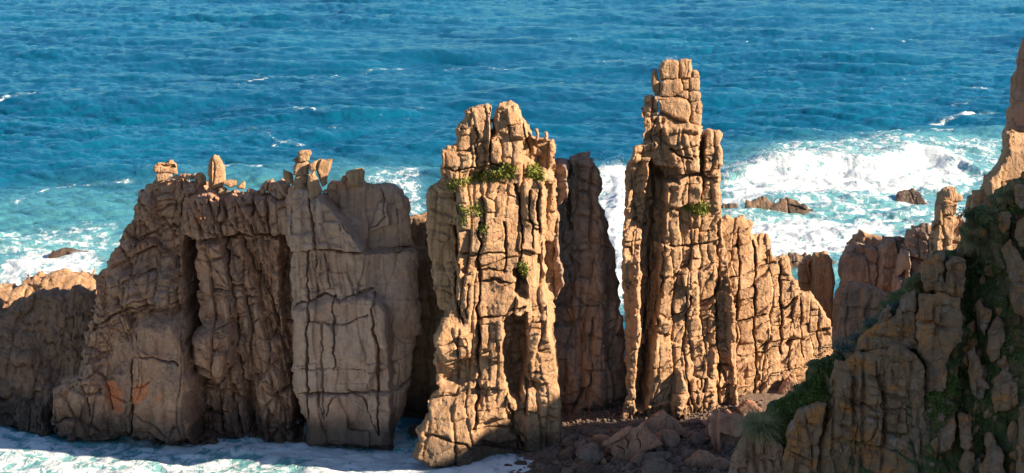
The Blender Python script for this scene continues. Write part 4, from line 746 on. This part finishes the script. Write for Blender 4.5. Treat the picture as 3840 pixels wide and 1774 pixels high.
ledge_plants(Z3((150, 270), (200, 262), (250, 245), (300, 238), (330, 208), (360, 225), (362, 255), (330, 262), (250, 268), (200, 280), (175, 300), (152, 298)), 650, 'band of green plants across the upper ledge of the broad stack', mt, 11)
ledge_plants(Z3((398, 225), (430, 220), (448, 240), (452, 268), (430, 265), (400, 245)), 420, 'small green clump by the notch of the broad stack', mt, 12)
ledge_plants(Z3((185, 340), (205, 355), (250, 345), (258, 380), (225, 375), (190, 370)), 160, 'green plants on the shoulder below the upper ledge', mt, 13)
ledge_plants(Z3((195, 382), (210, 385), (208, 402), (196, 402)), 40, 'tiny green plant on the edge below the shoulder plants', mt, 15); ledge_plants(Z3((252, 408), (275, 405), (276, 425), (256, 430)), 60, 'little green tuft in the middle of the broad stack face', mt, 16)
ledge_plants(Z3((380, 525), (398, 535), (402, 570), (385, 560)), 220, 'yellowish tuft in the pocket of the broad stack', mt, 17)
ledge_plants(Z4((240, 445), (285, 435), (308, 438), (306, 462), (270, 462)), 500, 'bright green clump on the ledge of the tallest stack', tt, 18)
# ------------------------------------------------------------------ the sea: wind waves from a spectrum, a breaking swell, foam
def ocean(N, L, seed, wind, dirn, lmin, spread=2.0):
    r = np.random.default_rng(seed); k1 = 2*np.pi*np.fft.fftfreq(N, L/N); KX, KY = np.meshgrid(k1, k1, indexing='ij'); K = np.hypot(KX, KY); K[0, 0] = 1
    Lw = wind**2/9.81; c = (KX*math.cos(dirn)+KY*math.sin(dirn))/K
    P = np.exp(-1/(K*Lw)**2)/K**4*np.abs(c)**spread*np.exp(-(K*lmin)**2); P[0, 0] = 0
    h = (r.normal(size=(N, N))+1j*r.normal(size=(N, N)))*np.sqrt(P)
    H = np.fft.ifft2(h).real; sc = 1/H.std(); DX = np.fft.ifft2(-1j*KX/K*h).real*sc; DY = np.fft.ifft2(-1j*KY/K*h).real*sc
    return np.stack([H*sc, DX, DY], -1).astype(np.float32)
def tile(T, L, x, y, ang):
    N = T.shape[0]; ca, sa = math.cos(ang), math.sin(ang); u = (x*ca+y*sa)/L*N; v = (-x*sa+y*ca)/L*N
    i = np.floor(u).astype(int); j = np.floor(v).astype(int); fu = (u-i)[..., None]; fv = (v-j)[..., None]; i %= N; j %= N; i1 = (i+1) % N; j1 = (j+1) % N
    t = (T[i, j]*(1-fu)+T[i1, j]*fu)*(1-fv)+(T[i, j1]*(1-fu)+T[i1, j1]*fu)*fv
    return t[..., 0], t[..., 1]*ca-t[..., 2]*sa, t[..., 1]*sa+t[..., 2]*ca
NR, NC = 760, 1500
pyr = np.linspace(2050, -130, NR); kz = ray(np.full(NR, 1920.), pyr)[1]; Yr = -CAM_H/kz
Yr = np.concatenate([[60, 90, 110], Yr, Yr[-1]*1.12**np.arange(1, 32)]); kx = np.linspace(-.43, .43, NC)
Yw = np.repeat(Yr[:, None], NC, 1); Xw = Yw*kx[None, :]
fade = 1-sstep(1400, 3000, Yw)
Hs = np.zeros(Xw.shape); DXs = np.zeros(Xw.shape); DYs = np.zeros(Xw.shape)
for (N, L, seed, wind, dirn, lmin, amp, ang, ch) in [(256, 310., 1, 11, 1.45, 1.5, .6, .1, .9), (512, 97., 2, 5., 1.75, .25, .25, -.23, 1.1), (512, 53., 3, 3.1, 1.3, .1, .15, .31, 1.15)]:
    a, b, c = tile(ocean(N, L, seed, wind, dirn, lmin, 6. if seed == 1 else 2.), L, Xw, Yw, ang); gust = .75+.5*(f2(Xw/70, Yw/110, seed+60, 2)+.2)
    Hs += amp*a*gust; DXs += amp*ch*b*gust; DYs += amp*ch*c*gust
near = sstep(-25, 40, Yw-(205+.0*Xw)); calm = .55+.45*near
Hs *= calm*fade; DXs *= calm*fade; DYs *= calm*fade
foam = np.zeros(Xw.shape); turq = np.zeros(Xw.shape); lift = np.zeros(Xw.shape)
wx = Xw + 3*f2(Xw/9, Yw/16, 71, 4); wy = Yw + 7*f2(Xw/12, Yw/20, 72, 4)
def area(pts, val, soft, arr, ys=1.6):
    p = sea(pts); s = sd_poly(wx, wy/ys, p/[1, ys]); np.maximum(arr, val*(1-sstep(-soft, soft, s)), out=arr)
def stroke(pts, val, wid, arr, ys=1.8):
    p = sea(pts); lo = p.min(0)-40; hi = p.max(0)+40; s = seg_dist(wx, wy/ys, p/[1, ys], False)
    np.maximum(arr, val*(.8+.35*n2(Xw/7, Yw/9, 91))*np.exp(-(s/(wid*(.7+.5*n2(Xw/4, Yw/5, 92))))**2), out=arr)
# thin foam lines and whitecaps offshore
stroke(ZF((560, 222), (640, 214), (700, 210), (760, 205), (830, 188), (890, 180), (960, 170), (1040, 165)), .62, 1.3, foam)
stroke(ZF((830, 188), (860, 186)), .9, 1.5, foam); stroke(ZF((0, 252), (90, 240), (150, 235), (190, 232)), .6, 1.5, foam); stroke(ZF((1090, 168), (1200, 160), (1300, 172), (1380, 168)), .56, 1.4, foam)
stroke(ZF((1500, 160), (1640, 140), (1700, 138)), .5, 1.4, foam); stroke(ZF((590, 322), (640, 328), (700, 345), (760, 352)), .55, 1.3, foam); stroke(ZF((750, 285), (780, 290), (820, 290)), .8, 1.1, foam)
stroke(ZF((640, 180), (660, 176)), .6, .8, foam); stroke(ZF((40, 520), (60, 492), (150, 470), (165, 452), (250, 450), (330, 445)), .66, 1.5, foam); stroke(ZF((140, 465), (190, 455)), .95, 1.6, foam)
stroke(ZF((560, 424), (640, 415), (720, 410)), .6, 1., foam); stroke(ZF((2340, 300), (2400, 290), (2470, 285), (2545, 278)), .9, 1.6, foam); stroke(ZF((2210, 330), (2330, 322), (2400, 330)), .66, 1.6, foam); stroke(ZF((2420, 225), (2520, 218)), .55, 1.5, foam)
stroke(ZF((2390, 265), (2420, 262)), .7, .8, foam); stroke(ZF((1620, 400), (1700, 395)), .5, 1.3, foam)
rw = np.random.default_rng(5)
for _ in range(46):
    a_, b_ = rw.uniform(0, 2560), rw.uniform(8, 400); L_ = rw.uniform(4, 26)
    stroke(ZF((a_-L_, b_+rw.uniform(-2, 2)), (a_, b_), (a_+L_*.6, b_+rw.uniform(-2, 2))), rw.uniform(.4, .72), rw.uniform(.5, 1.1), foam)
# turquoise shallows and lace on the left and behind the stacks
area(ZF((-200, 520), (100, 470), (350, 455), (700, 420), (1070, 415), (1080, 900), (-200, 900)), .62, 14, turq); area(ZF((-200, 590), (120, 570), (360, 545), (420, 600), (300, 900), (-200, 900)), .95, 9, turq)
area(ZF((-100, 600), (60, 585), (200, 560), (330, 560), (300, 640), (-100, 660)), .5, 4, foam); area(ZF((-100, 720), (10, 700), (30, 660), (80, 632), (180, 618), (250, 640), (260, 700), (200, 760), (-100, 780)), .82, 3, foam)
area(ZF((920, 440), (1075, 425), (1075, 560), (1010, 560), (960, 500)), .55, 4, foam); area(ZF((870, 400), (1075, 480), (1075, 600), (900, 540)), .75, 6, turq)
# surf zone right of the stacks
area(ZF((1480, 420), (1820, 400), (1900, 365), (2060, 345), (2250, 325), (2450, 330), (2700, 330), (2700, 700), (1480, 780)), .95, 10, turq)
area(ZF((1500, 440), (1580, 425), (1700, 425), (1820, 418), (1900, 375), (2060, 350), (2200, 338), (2350, 348), (2560, 350), (2560, 640), (1500, 780)), .5, 6, foam)
area(ZF((1815, 470), (1850, 432), (2000, 428), (2120, 420), (2180, 440), (2300, 395), (2400, 405), (2480, 425), (2460, 470), (2300, 495), (2000, 500), (1815, 540)), .86, 5, foam); area(ZF((1790, 540), (1900, 545), (2080, 560), (2250, 545), (2280, 580), (2150, 640), (1980, 690), (1820, 640)), .86, 5, foam)
area(ZF((1490, 440), (1600, 425), (1600, 800), (1520, 780)), 1.0, 4, foam)
# channel before the rock wall
area(ZF((-300, 1040), (1100, 1040), (1340, 1140), (1420, 1180), (1300, 1400), (-300, 1400)), 1.0, 3, turq, 1.); area(ZF((-300, 1030), (400, 1060), (1020, 1040), (1340, 1140), (1420, 1180), (1300, 1400), (-300, 1400)), .64, 2, foam, 1.)
area(ZF((700, 1110), (1000, 1080), (1260, 1150), (1400, 1175), (1400, 1400), (700, 1400)), .9, 4, foam, 1.); stroke(ZF((-100, 1100), (300, 1120), (700, 1105), (1000, 1120)), .85, 1.1, foam)
area(ZF((330, 1090), (520, 1085), (620, 1095), (520, 1112), (400, 1108)), .3, 1., foam, 1.) 
stroke(ZF((-50, 1066), (130, 1086), (300, 1096), (480, 1100), (640, 1104), (780, 1110), (900, 1106), (1000, 1085), (1040, 1062)), .95, .7, foam, 1.); stroke(ZF((1040, 1120), (1120, 1160), (1250, 1175)), .95, .7, foam, 1.)
# the breaker: a low ridge of water with billowing white front
def ridge(pts, h, wf, wb, arr):
    p = sea(pts); o = np.argsort(p[:, 0]); p = p[o]; yc = np.interp(wx, p[:, 0], p[:, 1]); env = sstep(p[0, 0]-8, p[0, 0]+14, Xw)*(1-sstep(p[-1, 0]-14, p[-1, 0]+8, Xw))
    d = Yw-yc+4*f2(Xw/14, Yw/30, 77, 2); return h*env*np.where(d > 0, np.exp(-(d/wb)**2), np.exp(-(d/wf)**2))
lift += ridge(ZF((1820, 455), (1900, 440), (2000, 440), (2100, 435), (2200, 425), (2300, 410), (2400, 415), (2470, 430)), 3.2, 5, 10, lift) + ridge(ZF((1900, 395), (2100, 385), (2300, 370), (2450, 375)), 1.7, 7, 12, lift) + ridge(ZF((1850, 500), (2050, 505), (2280, 490)), 1.2, 5, 8, lift)
core = sstep(.7, 1., foam); bil = np.abs(f2(Xw/5, Yw/8, 81, 4)); bil2 = f2(Xw/1.8, Yw/3, 82, 3)
rear = sstep(210, 240, Yw)
lift += core*rear*(.8*(.7-1.2*bil)+.14*bil2) + .08*sstep(.5, .9, foam)*f2(Xw/2.2, Yw/3, 83, 3)
lift += ridge(ZF((1500, 455), (1540, 430), (1600, 430)), 2.5, 6, 8, lift)
lift += (.35*f2(Xw/7, Yw/6, 84, 3)+.16*f2(Xw/2, Yw/1.6, 85, 3))*(1-sstep(185, 215, Yw))
lift += ridge(ZF((420, 330), (560, 300), (760, 290), (960, 295), (1060, 280)), 1.1, 9, 14, lift) + ridge(ZF((-60, 300), (200, 330), (420, 330)), .9, 9, 14, lift)
Pw = np.stack([Xw+DXs, Yw+DYs, Hs+lift], -1).reshape(-1, 3)
ii = np.arange(Xw.size).reshape(Xw.shape)
mw = M('sea'); p = mw.pos()
wv = mw.n('TexNoise'); wv.inputs['Scale'].default_value = .35; wv.inputs['Detail'].default_value = 5; mw.l(mw.pos((1, .6, 1)), wv.inputs['Vector'])
sc = mw.n('VectorMath', operation='SCALE'); sc.inputs['Scale'].default_value = 5.5; mw.l(wv.outputs['Color'], sc.inputs[0])
ad = mw.n('VectorMath', operation='ADD'); mw.l(mw.pos((1, .62, 0.2)), ad.inputs[0]); mw.l(sc.outputs[0], ad.inputs[1])
def lace(scale):
    v = mw.n('TexVoronoi', feature='DISTANCE_TO_EDGE'); v.inputs['Scale'].default_value = scale; mw.l(ad.outputs[0], v.inputs['Vector']); return v.outputs[0]
l1 = mw.math('MULTIPLY', lace(.42), 1.5); l2 = mw.math('MULTIPLY', lace(1.1), 1.6)
la = mw.math('ADD', mw.math('MULTIPLY', l1, .6), mw.math('MULTIPLY', l2, .4))
fa = mw.attr('foam'); fn = mw.noise(.5, 6, .65, mw.pos((1, .6, 1)), .6)
v = mw.math('SUBTRACT', mw.math('ADD', mw.math('MULTIPLY', fa, 1.25), mw.math('MULTIPLY', mw.math('SUBTRACT', fn, .5), 2.3)), mw.math('ADD', la, .36))
fm = mw.n('MapRange', interpolation_type='SMOOTHSTEP'); mw.l(v, fm.inputs[0]); fm.inputs[1].default_value = -.02; fm.inputs[2].default_value = .42
tq = mw.attr('turq')
big = mw.noise(.02, 4, .6, mw.pos((1, .5, 1)))
deep = mw.mix(mw.ramp(big, (.35, 0.), (.65, 1.)), (.001, .062, .13), (.003, .112, .195))
thin = mw.math('MULTIPLY', mw.math('MAXIMUM', mw.math('SUBTRACT', fa, .15), 0.), .35, clamp=True)
wcol = mw.mix(mw.ramp(tq, (.0, 0.), (1., 1.)), deep, (.10, .31, .33)); wcol = mw.mix(thin, wcol, (.45, .68, .70))
b = mw.bump(mw.noise(.9, 5, .65, mw.pos((.7, 1.3, 1)), .4), .7, .3); b = mw.bump(mw.noise(4., 3, .6, mw.pos((.8, 1.3, 1))), .35, .05, b)
b = mw.bump(mw.math('MULTIPLY', fm.outputs[0], mw.math('ADD', mw.noise(2.2, 5, .65, p), .5)), .5, .15, b); 
df = mw.n('BsdfDiffuse'); mw.l(wcol, df.inputs['Color']); mw.l(b, df.inputs['Normal'])
gl_ = mw.n('BsdfGlossy'); gl_.inputs['Color'].default_value = (.36, .78, 1., 1); gl_.inputs['Roughness'].default_value = .1; mw.l(b, gl_.inputs['Normal'])
fr = mw.n('Fresnel'); fr.inputs['IOR'].default_value = 1.33; mw.l(b, fr.inputs['Normal'])
m1 = mw.n('MixShader'); mw.l(mw.math('MULTIPLY', fr.outputs[0], 1.0, clamp=True), m1.inputs[0]); mw.l(df.outputs[0], m1.inputs[1]); mw.l(gl_.outputs[0], m1.inputs[2])
fd = mw.n('BsdfDiffuse'); fd.inputs['Color'].default_value = (.6, .64, .67, 1); mw.l(b, fd.inputs['Normal'])
m2 = mw.n('MixShader'); mw.l(fm.outputs[0], m2.inputs[0]); mw.l(m1.outputs[0], m2.inputs[1]); mw.l(fd.outputs[0], m2.inputs[2])
mw.l(m2.outputs[0], mw.out.inputs[0]); mw.t.nodes.remove(mw.b)
tag(link('water', make_mesh('water', Pw, q4(ii)[:, ::-1], mw.m, {'foam': foam.ravel(), 'turq': turq.ravel()})), kind='structure')

# spray: droplets torn off the breaker and the splashes, too many to count
wspr = M('spray_white'); wspr.b.inputs['Base Color'].default_value = (.75, .79, .82, 1); wspr.b.inputs['Roughness'].default_value = .9
OV = np.array([[1, 0, 0], [-1, 0, 0], [0, 1, 0], [0, -1, 0], [0, 0, 1], [0, 0, -1]], float); OF = np.array([[0, 2, 4], [2, 1, 4], [1, 3, 4], [3, 0, 4], [2, 0, 5], [1, 2, 5], [3, 1, 5], [0, 3, 5]])
rs = np.random.default_rng(9); hz = (Hs+lift)
def spray(pts, n, h, size, spread):
    p = sea(pts); out = []
    d = np.r_[0, np.cumsum(np.hypot(*np.diff(p, axis=0).T))]
    for tt in rs.uniform(0, d[-1], n):
        x = np.interp(tt, d, p[:, 0])+rs.normal()*spread; y = np.interp(tt, d, p[:, 1])+rs.normal()*spread*1.3
        i = min(max(np.searchsorted(Yr, y), 0), len(Yr)-1); j = min(max(int(np.searchsorted(kx, x/y)), 0), NC-1)
        pl_ = max(.15, f2(np.array([x/3.]), np.array([y/5.]), 33, 2)[0]+.5)
        out.append((x, y, hz[i, j]+rs.exponential(h)*pl_, size*rs.uniform(.4, 1.3)))
    return out
dr = spray(ZF((1830, 450), (1950, 440), (2100, 435), (2200, 425), (2300, 408), (2440, 420)), 7000, .38, .05, 1.8) + spray(ZF((1840, 480), (2000, 490), (2280, 480)), 2500, .3, .05, 1.8) + spray(ZF((1505, 470), (1540, 440), (1590, 450)), 3500, .6, .05, 1.5) + spray(ZF((30, 670), (90, 640), (230, 650)), 900, .2, .045, 1.) \
   + spray(ZF((0, 1072), (140, 1092), (300, 1098), (480, 1102), (640, 1106), (780, 1112), (900, 1108), (1030, 1060)), 1500, .16, .03, .3) + spray(ZF((1050, 1130), (1120, 1160), (1250, 1172)), 600, .16, .03, .35)
dr = np.array(dr); V = (OV[None]*dr[:, 3][:, None, None]+dr[:, None, :3]).reshape(-1, 3); Fq = (OF[None]+6*np.arange(len(dr))[:, None, None]).reshape(-1, 3)
tag(link('spray', make_mesh('spray', V, Fq, wspr.m)), kind='stuff', label='white spray thrown up where waves break on the rocks', cat='spray')
